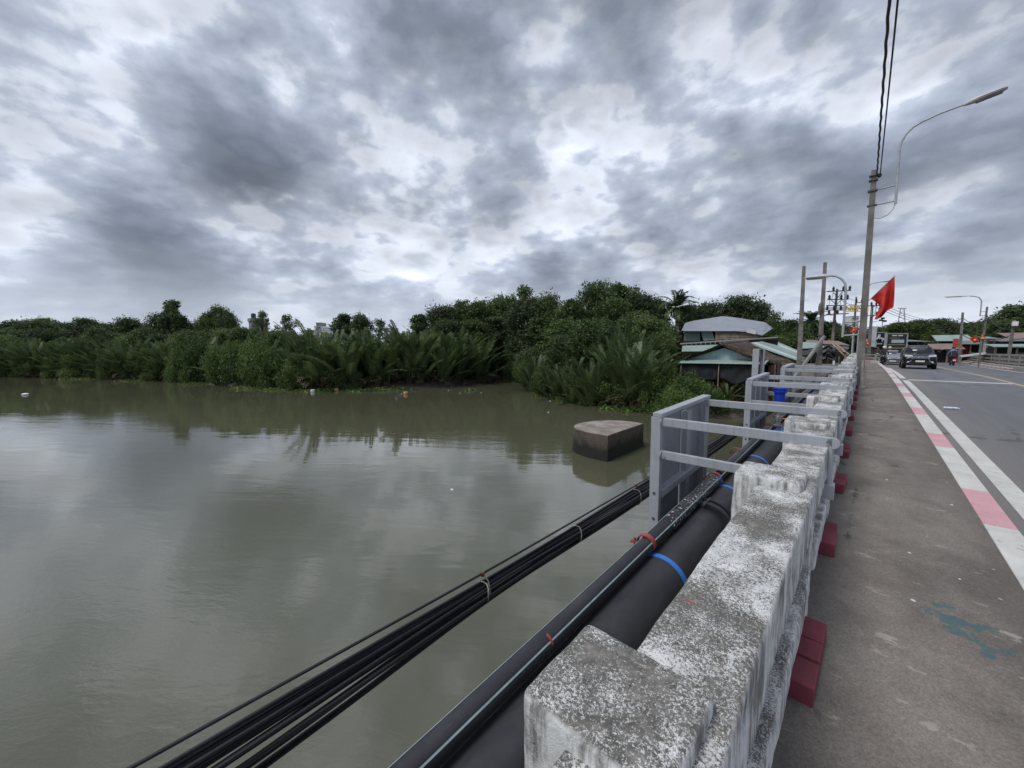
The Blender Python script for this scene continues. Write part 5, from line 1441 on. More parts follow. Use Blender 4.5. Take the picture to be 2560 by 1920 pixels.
cpo, cb_, ct_ = cross_pole(2078, 880, 2093, 722, 48, 'concrete pole with four crossarms and insulators behind the river lamp',
    [(2067, 729, 2126, 726, (.28, .7, .97)), (2069, 749, 2121, 748, (.08, .65, .95)), (2066, 764, 2115, 764, (-.05, -.4, -.75, -.98)), (2066, 770, 2115, 770, ()), (2066, 775, 2113, 775, (-.15, -.6))], base_z=-.4)
for (x0, y0, x1, y1) in ((2082, 731, 2094, 741), (2106, 729, 2090, 750), (2080, 752, 2091, 762), (2103, 750, 2089, 764)):
    MB().tube([at_d(x0, y0, 47.8) - cb_, at_d(x1, y1, 47.8) - cb_], .04, 5).build('brace', 'dark_steel', cpo)
for (x0, y0, x1, y1, b) in ((2083, 732, 2074, 749, 3), (2074, 750, 2070, 764, 2), (2105, 731, 2100, 748, 2), (2101, 752, 2098, 764, 2), (2084, 765, 2086, 775, 1)):
    m_ = Vector(at_d((x0 + x1) / 2 + b, (y0 + y1) / 2 + b, 47.8)) - cb_
    MB().tube([at_d(x0, y0, 47.8) - cb_, m_, at_d(x1, y1, 47.8) - cb_], .022, 5).build('jumper', 'wire_dark', cpo)
MB().bar(at_d(2068, 786, 47.5) - cb_, at_d(2118, 784, 47.5) - cb_, .5, .10).build('platform', 'rust', cpo)
MB().tube([at_d(2088, 790, 47.7) - cb_, at_d(2091, 815, 47.7) - cb_, at_d(2086, 850, 47.7) - cb_], .04, 6).build('riser_cable', 'wire_dark', cpo)
o2, b2_, t2_ = cross_pole(2130, 890, 2141, 742, 60, 'slim concrete pole behind the lamp pole carrying yellow cable loops', [(2139, 756, 2156, 756, (.1, .9))], .34, .22, 0)
lr = thing('cable_loops', 'row of yellow cable storage loops on the slim pole behind the lamp pole', 'cable loops', at_d(2140, 770, 59))
for i in range(8):
    c = at_d(2120 + (i % 4) * 9 + (4 if i > 3 else 0), 775 - (i // 4) * 8, 59) - lr.location
    pts = [c + Vector((CPH, SPH, 0)) * (.42 * math.cos(a)) + Vector((0, 0, .19 * math.sin(a))) for a in np.linspace(0, 6.283, 16)]
    MB().tube(pts, .06, 6).build('loop', 'yellow_plastic', lr, True)
MB().bar(at_d(2112, 774, 59.1) - lr.location, at_d(2158, 771, 59.1) - lr.location, .05, .05).build('bar', 'dark_steel', lr)
o3, b3_, t3_ = cross_pole(2171, 890, 2181, 762, 58, 'rough concrete pole with a forked top next to the large flag', [(2152, 765, 2200, 764, (.1, .55, .8, .97)), (2158, 790, 2195, 788, (.1, .9))], .5, .3, 0)
for (x0, y0, x1, y1) in ((2178, 792, 2180, 762), (2184, 792, 2192, 765)): MB().tube([at_d(x0, y0, 57.8) - b3_, at_d(x1, y1, 57.8) - b3_], .06, 6).build('brace', 'lamp_steel', o3)
lamp2 = thing('street_lamp', 'street lamp with a long slim arm half hidden by the flag', 'lamp', at_y(2153, 900, 50))
lb = lamp2.location
MB().tube([(0, 0, 0), at_y(2164, 730, 50) - lb, at_y(2170, 714, 50) - lb, at_y(2182, 708, 50) - lb, at_y(2200, 705, 50) - lb], [.07, .05, .045, .04, .04], 8).build('arm', 'lamp_steel', lamp2, True)
lamp_head(lamp2, at_y(2199, 705, 50) - lb, (1, 0, .06), 1.0)
for x, y0, m, lab in ((2130, 818, 'lamp_steel', 'thin grey steel post between the parapet and the sheds'), (2143, 825, 'orange_paint', 'thin post painted orange at its foot behind the parapet')):
    b_ = at_y(x, 895, 41); o = thing('marker_post', lab, 'post', (b_.x, b_.y, gz(b_.x, b_.y) - .2)); t_ = at_y(x + 4, y0, 41) - o.location
    mid_ = t_.lerp(Vector((0, 0, 0)), .35)
    MB().tube([(0, 0, 0), mid_], .05, 8).build('lower_post', m, o, True); MB().tube([mid_, t_], .05, 8).build('upper_post', 'lamp_steel', o, True)
cam_p = thing('camera_mast', 'slim mast with traffic cameras above the trees at the bend', 'mast', at_d(2205, 880, 80) * 1.0); cam_p.location.z = 0
cl = cam_p.location
MB().tube([(0, 0, 0), at_d(2206, 805, 80) - cl, at_d(2207, 798, 80) - cl], .07, 6).build('mast', 'dark_steel', cam_p)
MB().bar(at_d(2180, 805, 80) - cl, at_d(2212, 800, 80) - cl, .08, .08).build('outrigger', 'dark_steel', cam_p)
for x, y in ((2207, 796), (2212, 803), (2202, 801)): MB().box(-.3, .3, -.2, .2, -.15, .2).build('camera_box', 'ink_black', cam_p, loc=at_d(x, y, 80) - cl)
# far pylon
py_ = at_d(2253, 840, 330); pyl = thing('transmission_pylon', 'distant steel lattice pylon above the trees', 'pylon', (py_.x, py_.y, -2))
pt = at_d(2256, 771, 330) - pyl.location
for sx in (-1, 1):
    for sy in (-1, 1): MB().tube([(sx * 4, sy * 4, 0), (pt.x + sx * 1.1, pt.y + sy * 1.1, pt.z)], .28, 5).build('leg', 'lamp_steel', pyl)
for z in (0, 6, 12, 18):
    zz = pt.z - z
    if z % 12 == 0:
        w_ = 3.4 + z * .05; MB().bar((pt.x - CPH * w_, pt.y - SPH * w_, zz), (pt.x + CPH * w_, pt.y + SPH * w_, zz), .6, .6).build('crossarm', 'lamp_steel', pyl)
for q in range(12):
    z0_, z1_ = pt.z * (.4 + q * .05), pt.z * (.4 + (q + 1) * .05); f0, f1 = z0_ / pt.z, z1_ / pt.z; s0_, s1_ = 4 - 2.9 * f0, 4 - 2.9 * f1; sg = 1 if q % 2 else -1
    MB().tube([(pt.x * f0 + sg * s0_, pt.y * f0 - s0_, z0_), (pt.x * f1 - sg * s1_, pt.y * f1 - s1_, z1_)], .16, 4).build('lattice', 'lamp_steel', pyl)

# right side of the road: poles, lamp, sign, flag
XB = 8.9
def right_pole(px0, px1, y1, Y, label, w0=.3, w1=.2):
    t_ = at_y(px1, y1, Y); b_ = at_y(px0, 890, Y); b_.z = zs(Y) - .4
    o = thing('utility_pole', label, 'pole', b_); taper_pole(o, (0, 0, -.3), t_ - b_, w0, w1); return o, b_, t_
rA, rAb, rAt = right_pole(2400, 2407, 781, 62, 'concrete pole with a red notice behind the far balustrade', .24, .17)
MB().box(-.55, -.15, -.2, -.15, 0, .9).build('notice', 'sign_red', rA, loc=at_y(2400, 868, 62) - rAb)
rB, rBb, rBt = right_pole(2452, 2468, 767, 66, 'dark concrete lamp pole with a swan neck arm across the road', .22, .15)
sw = [at_y(x, y, 66) - rBb for x, y in ((2450, 791), (2453, 765), (2454, 752), (2448, 744), (2438, 741), (2424, 740))]
MB().tube(sw, .055, 8).build('arm', 'lamp_steel', rB, True); lamp_head(rB, sw[-1], (-1, 0, .03), 1.9)
for y in (779, 789): MB().tube([at_y(2451, y, 66) - rBb, at_y(2463, y, 66) - rBb], .04, 6).build('bracket', 'lamp_steel', rB)
rC, rCb, rCt = right_pole(2520, 2536, 800, 52, 'concrete pole with a white meter box behind the far balustrade', .22, .16)
MB().box(-.16, .16, -.14, .14, 0, .36).build('meter_box', 'plate_white', rC, loc=at_y(2537, 815, 51.8) - rCb, bevel=.02)
# overhead lines on the right
def sag_wire(a, b, sag, r, label, name='power_line'):
    a, b = Vector(a), Vector(b); pts = [a.lerp(b, t) - Vector((0, 0, 4 * sag * t * (1 - t))) for t in np.linspace(0, 1, 13)]
    o = MB().tube(pts, r, 5).build(name, 'wire_dark', None, True); tag(o, label, 'wire', 'power lines over the road')
LWR = 'thin dark power line strung between the roadside poles'
for dz in (0, -.5): sag_wire(rAt + Vector((0, 0, -.6 + dz)), at_d(2330, 812 - dz * 6, 100), .5, .03, LWR)
sag_wire(rAt + Vector((0, 0, -.5)), rBt + Vector((0, 0, -1.4)), .5, .03, LWR); sag_wire(rBt + Vector((0, 0, -.8)), rCt + Vector((.5, 0, -.4)), .9, .03, LWR)
sag_wire(rAt + Vector((0, 0, -2.2)), rCt + Vector((0, 0, -1.2)), .7, .03, LWR); sag_wire(rCt + Vector((0, 0, -1.6)), Vector((14, 40, 4.5)), .5, .03, LWR)
for i in range(3): sag_wire(t3_ + Vector((i * .6, 0, -.1)), at_d(2360 + 10 * i, 806 - 4 * i, 110), 1.2, .035, LWR)
for i in range(3): sag_wire(ct_ + Vector((.6 - i * .6, 0, -.2 - i * .5)), t2_ + Vector((0, 0, -.4 - i * .7)), .5, .03, LWR)
# bend warning sign
sg_ = at_y(2447, 905, 50); sgn = thing('warning_sign', 'triangular yellow bend warning sign on a post at the far balustrade', 'sign', (sg_.x, 50, zs(50) - .25))
sl = sgn.location
MB().tube([(0, 0, 0), at_y(2455, 846, 50) - sl], .045, 8).build('post', 'concrete_pole', sgn, True)
tri = [at_y(x, y, 49.9) - sl for x, y in ((2446.5, 848), (2464.5, 848), (2456.5, 832.5))]
MB().slab(tri, (0, 1, 0), .03).build('border', 'sign_red', sgn)
cen = (tri[0] + tri[1] + tri[2]) / 3; inner = [cen.lerp(p_, .74) - Vector((0, .006, 0)) for p_ in tri]
MB().slab(inner, (0, 1, 0), .005).build('face', 'sign_yellow', sgn)
arr = [cen + Vector((-.13, -.012, -.14)), cen + Vector((-.11, -.012, .02)), cen + Vector((-.02, -.012, .1)), cen + Vector((.1, -.012, .11))]
MB().tube(arr, .028, 6).build('arrow', 'ink_black', sgn); MB().slab([cen + Vector((.08, -.02, .19)), cen + Vector((.08, -.02, .03)), cen + Vector((.2, -.02, .11))], (0, 1, 0), .01).build('arrow_head', 'ink_black', sgn)
flag('red flag with a yellow star beside the bend warning sign', wp(2452, 870, 52), wp(2440, 836, 52), (wp(2446, 855, 52), wp(2440, 838, 52), wp(2424, 846, 52.3), wp(2433, 858, 52.3)), 52, (.18, .12), .1)

# ------------------------------------------------------------------ shacks on the right, behind the balustrade
def shack(name, label, px0, px1, yroof, yeave, ybase, Y, depth, wall, roof, extras=()):
    a, b = at_y(px0, yeave, Y), at_y(px1, yeave, Y)
    z0 = zs(Y) - .45; o = thing(name, label, 'shack', ((a.x + b.x) / 2, Y, z0)); l = o.location
    w2 = (b.x - a.x) / 2; h = a.z - z0; hr = at_y((px0 + px1) / 2, yroof, Y + depth).z - z0
    MB().slab([(-w2 - .2, -.6, h - .05), (w2 + .2, -.6, h - .05), (w2 + .2, depth, hr), (-w2 - .2, depth, hr)], (0, 0, 1), .04).build('roof', roof, o)
    MB().box(-w2, w2, .3, depth - .2, 0, h - .12).build('wall', wall, o)
    n = max(2, int(w2 * 2 / 1.6))
    for i in range(n + 1):
        x = -w2 + 2 * w2 * i / n; MB().box(x - .06, x + .06, -.06, .06, 0, h - .04).build('post', 'old_boards', o)
        if i < n and extras:
            m = extras[i % len(extras)]
            if m: MB().box(x + .12, x + 2 * w2 / n - .12, .2, .28, .2 if i % 2 else 1.0, h - .3 - .25 * (i % 3)).build('panel', m, o)
    return o
shack('shack', 'long grey shack with a pale green metal roof by the bend', 2345, 2430, 838, 852, 890, 76, 5, 'interior_shade', 'roof_green', ('plaster_grey', None, 'wall_grey', 'interior_shade'))
shack('shack', 'brown roofed open stall behind the motorbike riders', 2335, 2405, 860, 872, 890, 66, 4, 'interior_shade', 'roof_rust', (None, 'cloth_red', 'plaster_white'))
shack('shack', 'dark open shop with stacked goods between the two concrete poles', 2405, 2450, 853, 860, 890, 68, 5, 'interior_shade', 'wall_grey', ('cloth_red', 'interior_shade', 'wall_grey'))
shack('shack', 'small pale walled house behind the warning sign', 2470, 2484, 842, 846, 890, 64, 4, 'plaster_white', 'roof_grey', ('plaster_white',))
shack('shack', 'low shop with a dull red upper band near the meter box pole', 2486, 2575, 846, 852, 890, 62, 5, 'interior_shade', 'wall_grey', ('wall_grey', 'plaster_white', 'cloth_red', 'cloth_red'))
shack('shack', 'open shed with a green awning at the right end of the balustrade', 2490, 2600, 861, 866, 890, 56, 4, 'interior_shade', 'roof_green', (None, 'wall_grey', None, 'old_boards'))
shack('shack', 'grey gabled house rising behind the low shops on the right', 2530, 2620, 832, 846, 890, 72, 6, 'plaster_grey', 'roof_rust', ('plaster_grey',))
# pale ramp slab leaning behind the balustrade
a, b = at_y(2400, 891, 60), at_y(2482, 881, 60)
o = MB().bar(a, b, 1.2, .16).build('ramp_slab', 'plaster_white'); tag(o, 'pale sloping slab behind the far balustrade', 'slab')

# ------------------------------------------------------------------ billboards at the bend
def board(label, px0, px1, y0, y1, D, name='billboard'):
    a, b = at_d(px0, y1, D), at_d(px1, y0, D); o = thing(name, label, 'billboard', ((a.x + b.x) / 2, (a.y + b.y) / 2, 0), (0, 0, PHI))
    w2 = (px1 - px0) / FPX * D / 2; z0, z1 = a.z, b.z
    MB().box(-w2, w2, 0, .25, z0, z1).build('panel', 'sign_black', o)
    for x in (-w2, w2): MB().box(x - .1, x + .1, -.06, .3, z0 - .05, z1 + .12).build('frame', 'lamp_steel', o)
    MB().box(-w2, w2, -.06, .3, z1 + .001, z1 + .14).build('frame', 'lamp_steel', o)
    for x in (-w2 * .7, w2 * .7): MB().tube([(x, .4, -.3), (x, .4, z1)], .14, 8).build('post', 'dark_steel', o)
    return o, w2, z0, z1
bb, w2, z0, z1 = board('black framed billboard with a pale blue picture strip ahead on the road', 2216, 2267, 835, 872, 66)
hgt = z1 - z0
def strip(o, x0, x1, f0, f1, m, name='print'): MB().box(x0 * w2, x1 * w2, -.03, -.004, z0 + hgt * f0, z0 + hgt * f1).build(name, m, o)
strip(bb, -.5, -.02, .86, .93, 'plate_white', 'lettering'); strip(bb, .1, .55, .86, .93, 'plate_white', 'lettering')
strip(bb, -.7, .3, .70, .75, 'sign_olive', 'lettering'); strip(bb, -.5, .72, .40, .62, 'screen_pale', 'picture'); strip(bb, -.85, .8, .25, .32, 'sign_olive', 'lettering'); strip(bb, -.95, .95, .0, .09, 'sign_olive', 'band')
ba, w2, z0, z1 = board('black shop board with a white handwritten name left of the framed billboard', 2181, 2214, 832, 882, 68)
hgt = z1 - z0
scr = [(-.75, .64), (-.68, .78), (-.6, .88), (-.62, .70), (-.72, .55), (-.55, .70), (-.42, .74), (-.40, .66), (-.28, .76), (-.2, .92), (-.16, .7), (-.05, .75), (.02, .92), (.0, .68), (.12, .74), (.2, .68), (.3, .76), (.36, .66), (.46, .74), (.42, .56), (.55, .66), (.7, .72)]
MB().tube([(x * w2, -.06, z0 + hgt * y) for x, y in scr], .07, 5).build('lettering', 'plate_white', ba)
for i in range(6): strip(ba, -.65 + i * .2, -.52 + i * .2, .42, .49, 'plate_white', 'lettering')
nb_, w2, z0, z1 = board('small pale notice board beside the rough concrete pole', 2171, 2189, 855, 868, 64)
strip(nb_, -.98, .98, .02, .98, 'plaster_white', 'face')
shop = thing('shop_front', 'dark low shop front under the billboards at the bend', 'shop', at_d(2225, 880, 72), (0, 0, PHI)); shop.location.z = 0
MB().box(-6, 6, 0, 5, -.3, 3.0).build('wall', 'interior_shade', shop); MB().slab([(-6.4, -1.4, 2.9), (6.4, -1.4, 2.9), (6.4, 5, 3.5), (-6.4, 5, 3.5)], (0, 0, 1), .05).build('roof', 'wall_grey', shop)
for i in range(7): MB().box(-5.8 + i * 1.9, -5.7 + i * 1.9, -1.2, -1.1, -.3, 2.95).build('post', 'dark_steel', shop)
for x in (-5, -2.4, 3.8): MB().box(x, x + 1.1, -.1, -.02, .2, 1.9).build('panel', 'plaster_grey', shop)

# ------------------------------------------------------------------ far buildings above the palms
def far_block(label, parts, D):
    c = at_d((parts[0][0] + parts[0][1]) / 2, 870, D); o = thing('apartment_block', label, 'building', (c.x, c.y, -4), (0, 0, PHI))
    for (x0, x1, y0, m, rows) in parts:
        xa = (x0 - (parts[0][0] + parts[0][1]) / 2) / FPX * D; xb = (x1 - (parts[0][0] + parts[0][1]) / 2) / FPX * D
        h = (870 - y0) / FPX * D + HC + 4
        wl = MB().box(xa, xb, 0, 10, 0, h).build('wall', m, o)
        for r in range(rows):
            n = max(2, int((xb - xa) / 3.2))
            for i in range(n):
                x = xa + (xb - xa) * (i + .5) / n; z = h - 2.4 - r * 3.4; MB().box(x - .8, x + .8, -.08, .0, z - .9, z + .9).build('window', 'far_window', wl)
        MB().box(xa - .3, xb + .3, -.3, 10.3, h + .003, h + .35).build('parapet', 'far_building', o)
    return o
far_block('distant pale apartment block with a stepped roof above the palms', [(788, 810, 817, 'far_building', 3), (762, 786, 826, 'far_building', 2), (812, 830, 821, 'far_building', 2), (793, 804, 808, 'plaster_grey', 1)], 320)
far_block('distant low white building beside the stepped apartment block', [(760, 775, 828, 'plaster_white', 2), (800, 846, 826, 'far_building', 2)], 280)
far_block('distant white building seen right of the half bare tree', [(962, 984, 822, 'plaster_white', 2), (975, 984, 826, 'far_building', 1)], 280)
far_block('distant pale tower block behind the utility poles', [(2122, 2142, 792, 'plaster_white', 4)], 420)
gb_ = at_d(492, 830, 105); o = thing('gabled_roof_house', 'house with a dark gabled roof between two trees on the far left bank', 'house', (gb_.x, gb_.y, gz(gb_.x, gb_.y)), (0, 0, PHI)); l = o.location
hz_ = at_d(487, 803, 105).z - l.z; he = at_d(500, 824, 105).z - l.z
MB().slab([(-3.4, 0, he), (3.4, 0, he), (0, 0, hz_)], (0, 1, 0), 8).build('roof', 'wall_grey', o); MB().box(-3, 3, .3, 7.7, 0, he).build('wall', 'plaster_grey', o)
wt2 = thing('water_tank', 'small blue water tank on a roof behind the mangroves', 'tank', at_d(634, 796, 100)); MB().lathe([(.5, 0), (.55, .1), (.55, 1.1), (.3, 1.3)], 14).build('drum', 'tank_blue', wt2); MB().box(-1.6, 1.2, -1, 3, -.8, -.02).build('roof_slab', 'plaster_grey', wt2); MB().box(-1.4, 1.0, -.8, 2.8, -11, -.8).build('wall', 'plaster_grey', wt2)

# ------------------------------------------------------------------ vehicles
def loft(stations, par, name, mat):
    V = []; F = []; k = 14
    for (y, w_, zb, zbelt, wr, zt) in stations:
        half = [(0, zb), (.78 * w_, zb), (w_, zb + .14), (w_ * 1.0, zbelt - .22), (.97 * w_, zbelt), (wr, zt - .07), (wr * .82, zt), (0, zt + .02)]
        sec = half + [(-x, z) for x, z in half[-2:0:-1]]
        V += [(x, y, z) for x, z in sec]
    for i in range(len(stations) - 1): F += [(i*k + j, i*k + (j+1) % k, (i+1)*k + (j+1) % k, (i+1)*k + j) for j in range(k)]
    F += [tuple(range(k - 1, -1, -1)), tuple(range((len(stations)-1)*k, len(stations)*k))]
    o = MB().add(V, F).build(name, mat, par, True); s_ = o.modifiers.new('s', 'SUBSURF'); s_.levels = 1; s_.render_levels = 2
    return o
def wheel(par, x, y, r, w_=.24):
    o = MB().lathe([(r * .6, -w_/2), (r * .93, -w_/2), (r, -w_/2 + .03), (r, w_/2 - .03), (r * .93, w_/2), (r * .6, w_/2)], 24, 'X').build('wheel', 'tyre', par, True, loc=(x, y, r))
    sg = 1 if x > 0 else -1
    MB().lathe([(.04, sg * (w_/2 + .01)), (r * .3, sg * (w_/2 - .01)), (r * .58, sg * (w_/2 - .02)), (r * .62, sg * (w_/2 + .005)), (r * .62, 0)], 18, 'X').build('rim', 'rim', o)
def car(label, loc, W, H_, Ln, paint, suv=True):
    c = thing('car' if not suv else 'suv_car', label, 'car', loc, (math.atan(slope(loc[1])) * 0, 0, 0))
    w_ = W / 2
    if suv:
        st = [(0, .72, .36, .74, .66, .80), (.06, .80, .30, .84, .74, .90), (.22, .89, .27, .98, .82, 1.03), (.6, .92, .27, 1.06, .84, 1.10), (1.25, .925, .27, 1.10, .83, 1.17), (1.42, .925, .27, 1.11, .80, 1.22),
              (2.05, .925, .27, 1.13, .68, 1.72), (2.4, .925, .27, 1.14, .685, 1.79), (3.7, .92, .27, 1.15, .68, 1.78), (4.4, .90, .29, 1.14, .66, 1.68), (4.68, .86, .34, 1.1, .74, 1.22), (4.76, .80, .45, 1.0, .70, 1.05)]
        sc = (W / 1.86, Ln / 4.76, H_ / 1.81)
    else:
        st = [(0, .68, .28, .58, .60, .63), (.08, .78, .24, .66, .70, .70), (.3, .86, .2, .74, .78, .78), (.9, .89, .19, .84, .80, .89), (1.35, .89, .19, .88, .76, .98), (2.0, .89, .19, .90, .60, 1.38), (2.5, .89, .19, .91, .60, 1.45),
              (3.3, .89, .19, .92, .59, 1.42), (4.0, .88, .22, .92, .70, 1.05), (4.45, .84, .28, .88, .72, .96), (4.55, .76, .4, .8, .66, .85)]
        sc = (W / 1.78, Ln / 4.55, H_ / 1.46)
    st = [(y * sc[1], a * sc[0], zb * sc[2], zl * sc[2], wr * sc[0], zt * sc[2]) for y, a, zb, zl, wr, zt in st]
    body = loft(st, c, 'body', paint)
    # windscreen and side windows lie just proud of the shell
    i0, i1 = (5, 6) if suv else (4, 5)
    def P(i, fx, up_=0): y, a, zb, zl, wr, zt = st[i]; return Vector((fx * wr, y, zt + up_))
    d_ = (P(i1, 0) - P(i0, 0)).normalized(); nn = Vector((0, -d_.z, d_.y)).normalized()
    a0, a1 = P(i0, 0).lerp(P(i1, 0), .12), P(i0, 0).lerp(P(i1, 0), .90)
    wb, wtp = st[i0][4] * .88, st[i1][4] * .90
    V = []; F = []
    for j in range(7):
        t = j / 6 * 2 - 1; bow = -.10 * t * t
        for a_, ww in ((a0, wb), (a1, wtp)): V.append(a_ + nn * .035 + Vector((t * ww, -bow * 1.0, -.05 * t * t)))
    F = [(j*2, j*2 + 2, j*2 + 3, j*2 + 1) for j in range(6)]
    g = MB().add(V, F).build('windscreen', 'car_glass', c, True); g.modifiers.new('s', 'SOLIDIFY').thickness = .02
    roof_i = range(i1, len(st) - 3)
    for sx in (-1, 1):
        V = []; F = []
        for i in roof_i:
            y, a, zb, zl, wr, zt = st[i]
            V += [(sx * (a * .975 + .012), y + .05, zl + .03), (sx * (wr + .02 + .02), y + .05, zt - .14)]
        for i in range(len(V) // 2 - 1): F.append((i*2, i*2 + 2, i*2 + 3, i*2 + 1))
        g = MB().add(V, F).build('side_window', 'car_glass', c); g.modifiers.new('s', 'SOLIDIFY').thickness = .015
        mz = st[i0][5] + .06
        mm = MB().lathe([(.03, -.06), (.1, -.05), (.12, .0), (.09, .05), (.02, .06)], 10, 'Y', (0, 0, 0)).build('mirror', paint, c, True, loc=(sx * (w_ + .13), st[i0][0] + .25, mz)); mm.scale = (1, 1.2, .75)
        MB().bar((sx * (w_ - .06), st[i0][0] + .28, mz - .05), (sx * (w_ + .1), st[i0][0] + .26, mz - .03), .05, .04).build('mirror_stalk', paint, c)
        r = .37 if suv else .31
        for y in (.9 * sc[1], (3.65 if suv else 3.55) * sc[1]): wheel(c, sx * (w_ - .13), y, r)
        hx = w_ * .70; hz = (.93 if suv else .66) * sc[2]; hy = .09 if suv else .10
        V = [(sx * (hx - .26), hy - .05, hz - .04), (sx * (hx + .16), hy + .13, hz + .0), (sx * (hx + .17), hy + .16, hz + .14), (sx * (hx - .22), hy - .02, hz + .11)]
        hl = MB().slab(V, (0, -1, .2), .05).build('headlight', 'lens_clear', c, bevel=.01)
        MB().lathe([(.035, 0), (.05, -.015), (.045, -.03)], 10, 'Y', (sx * (hx - .02), hy - .07, (.55 if suv else .36) * sc[2])).build('fog_light', 'lens_clear', c)
        if suv:
            MB().tube([(sx * (hx + .06), hy - .06, .47), (sx * (hx - .06), hy - .10, .52), (sx * (hx - .20), hy - .13, .66)], .03, 6).build('fog_trim', 'chrome', c)
            MB().tube([(sx * st[i1][4] * .88, st[i1][0] + .2, H_ + .01), (sx * st[i1][4] * .88, st[-4][0], H_ + .0)], .022, 6).build('roof_rail', 'chrome', c)
    gz_ = (.83 if suv else .55) * sc[2]
    for dz in ((0, .07, .13) if suv else (0, .06)):
        MB().bar((-w_ * .46, -.025 + dz * .2, gz_ + dz), (w_ * .46, -.025 + dz * .2, gz_ + dz), .035, .022).build('grille_bar', 'chrome', c)
    if suv:
        for sx in (-1, 1): MB().bar((sx * w_ * .46, -.03, gz_ - .10), (sx * w_ * .52, .02, gz_ + .14), .05, .045).build('grille_trim', 'chrome', c)
        MB().box(-w_ * .62, w_ * .62, -.012, .05, .36, .60).build('lower_grille', 'ink_black', c)
    em = [( .13 * math.cos(a), -.05, gz_ + .07 + .07 * math.sin(a)) for a in np.linspace(0, 6.283, 15)]
    MB().tube(em, .016, 5).build('emblem', 'chrome', c)
    MB().box(-.24, .24, -.045, -.015, gz_ - (.29 if suv else .22), gz_ - (.18 if suv else .11)).build('number_plate', 'plate_white', c)
    return c
p_ = at_d(2298, 905, 29.6)
car('black sport utility car with a chrome grille driving towards the bridge', (p_.x, p_.y - .6, zs(p_.y) + ROAD), 1.88, 1.84, 4.8, 'car_black', True)
p_ = at_d(2232, 900, 38); 
car('dark grey saloon car following behind the black sport utility car', (p_.x, p_.y, zs(p_.y) + ROAD), 1.76, 1.45, 4.5, 'car_silver', False)

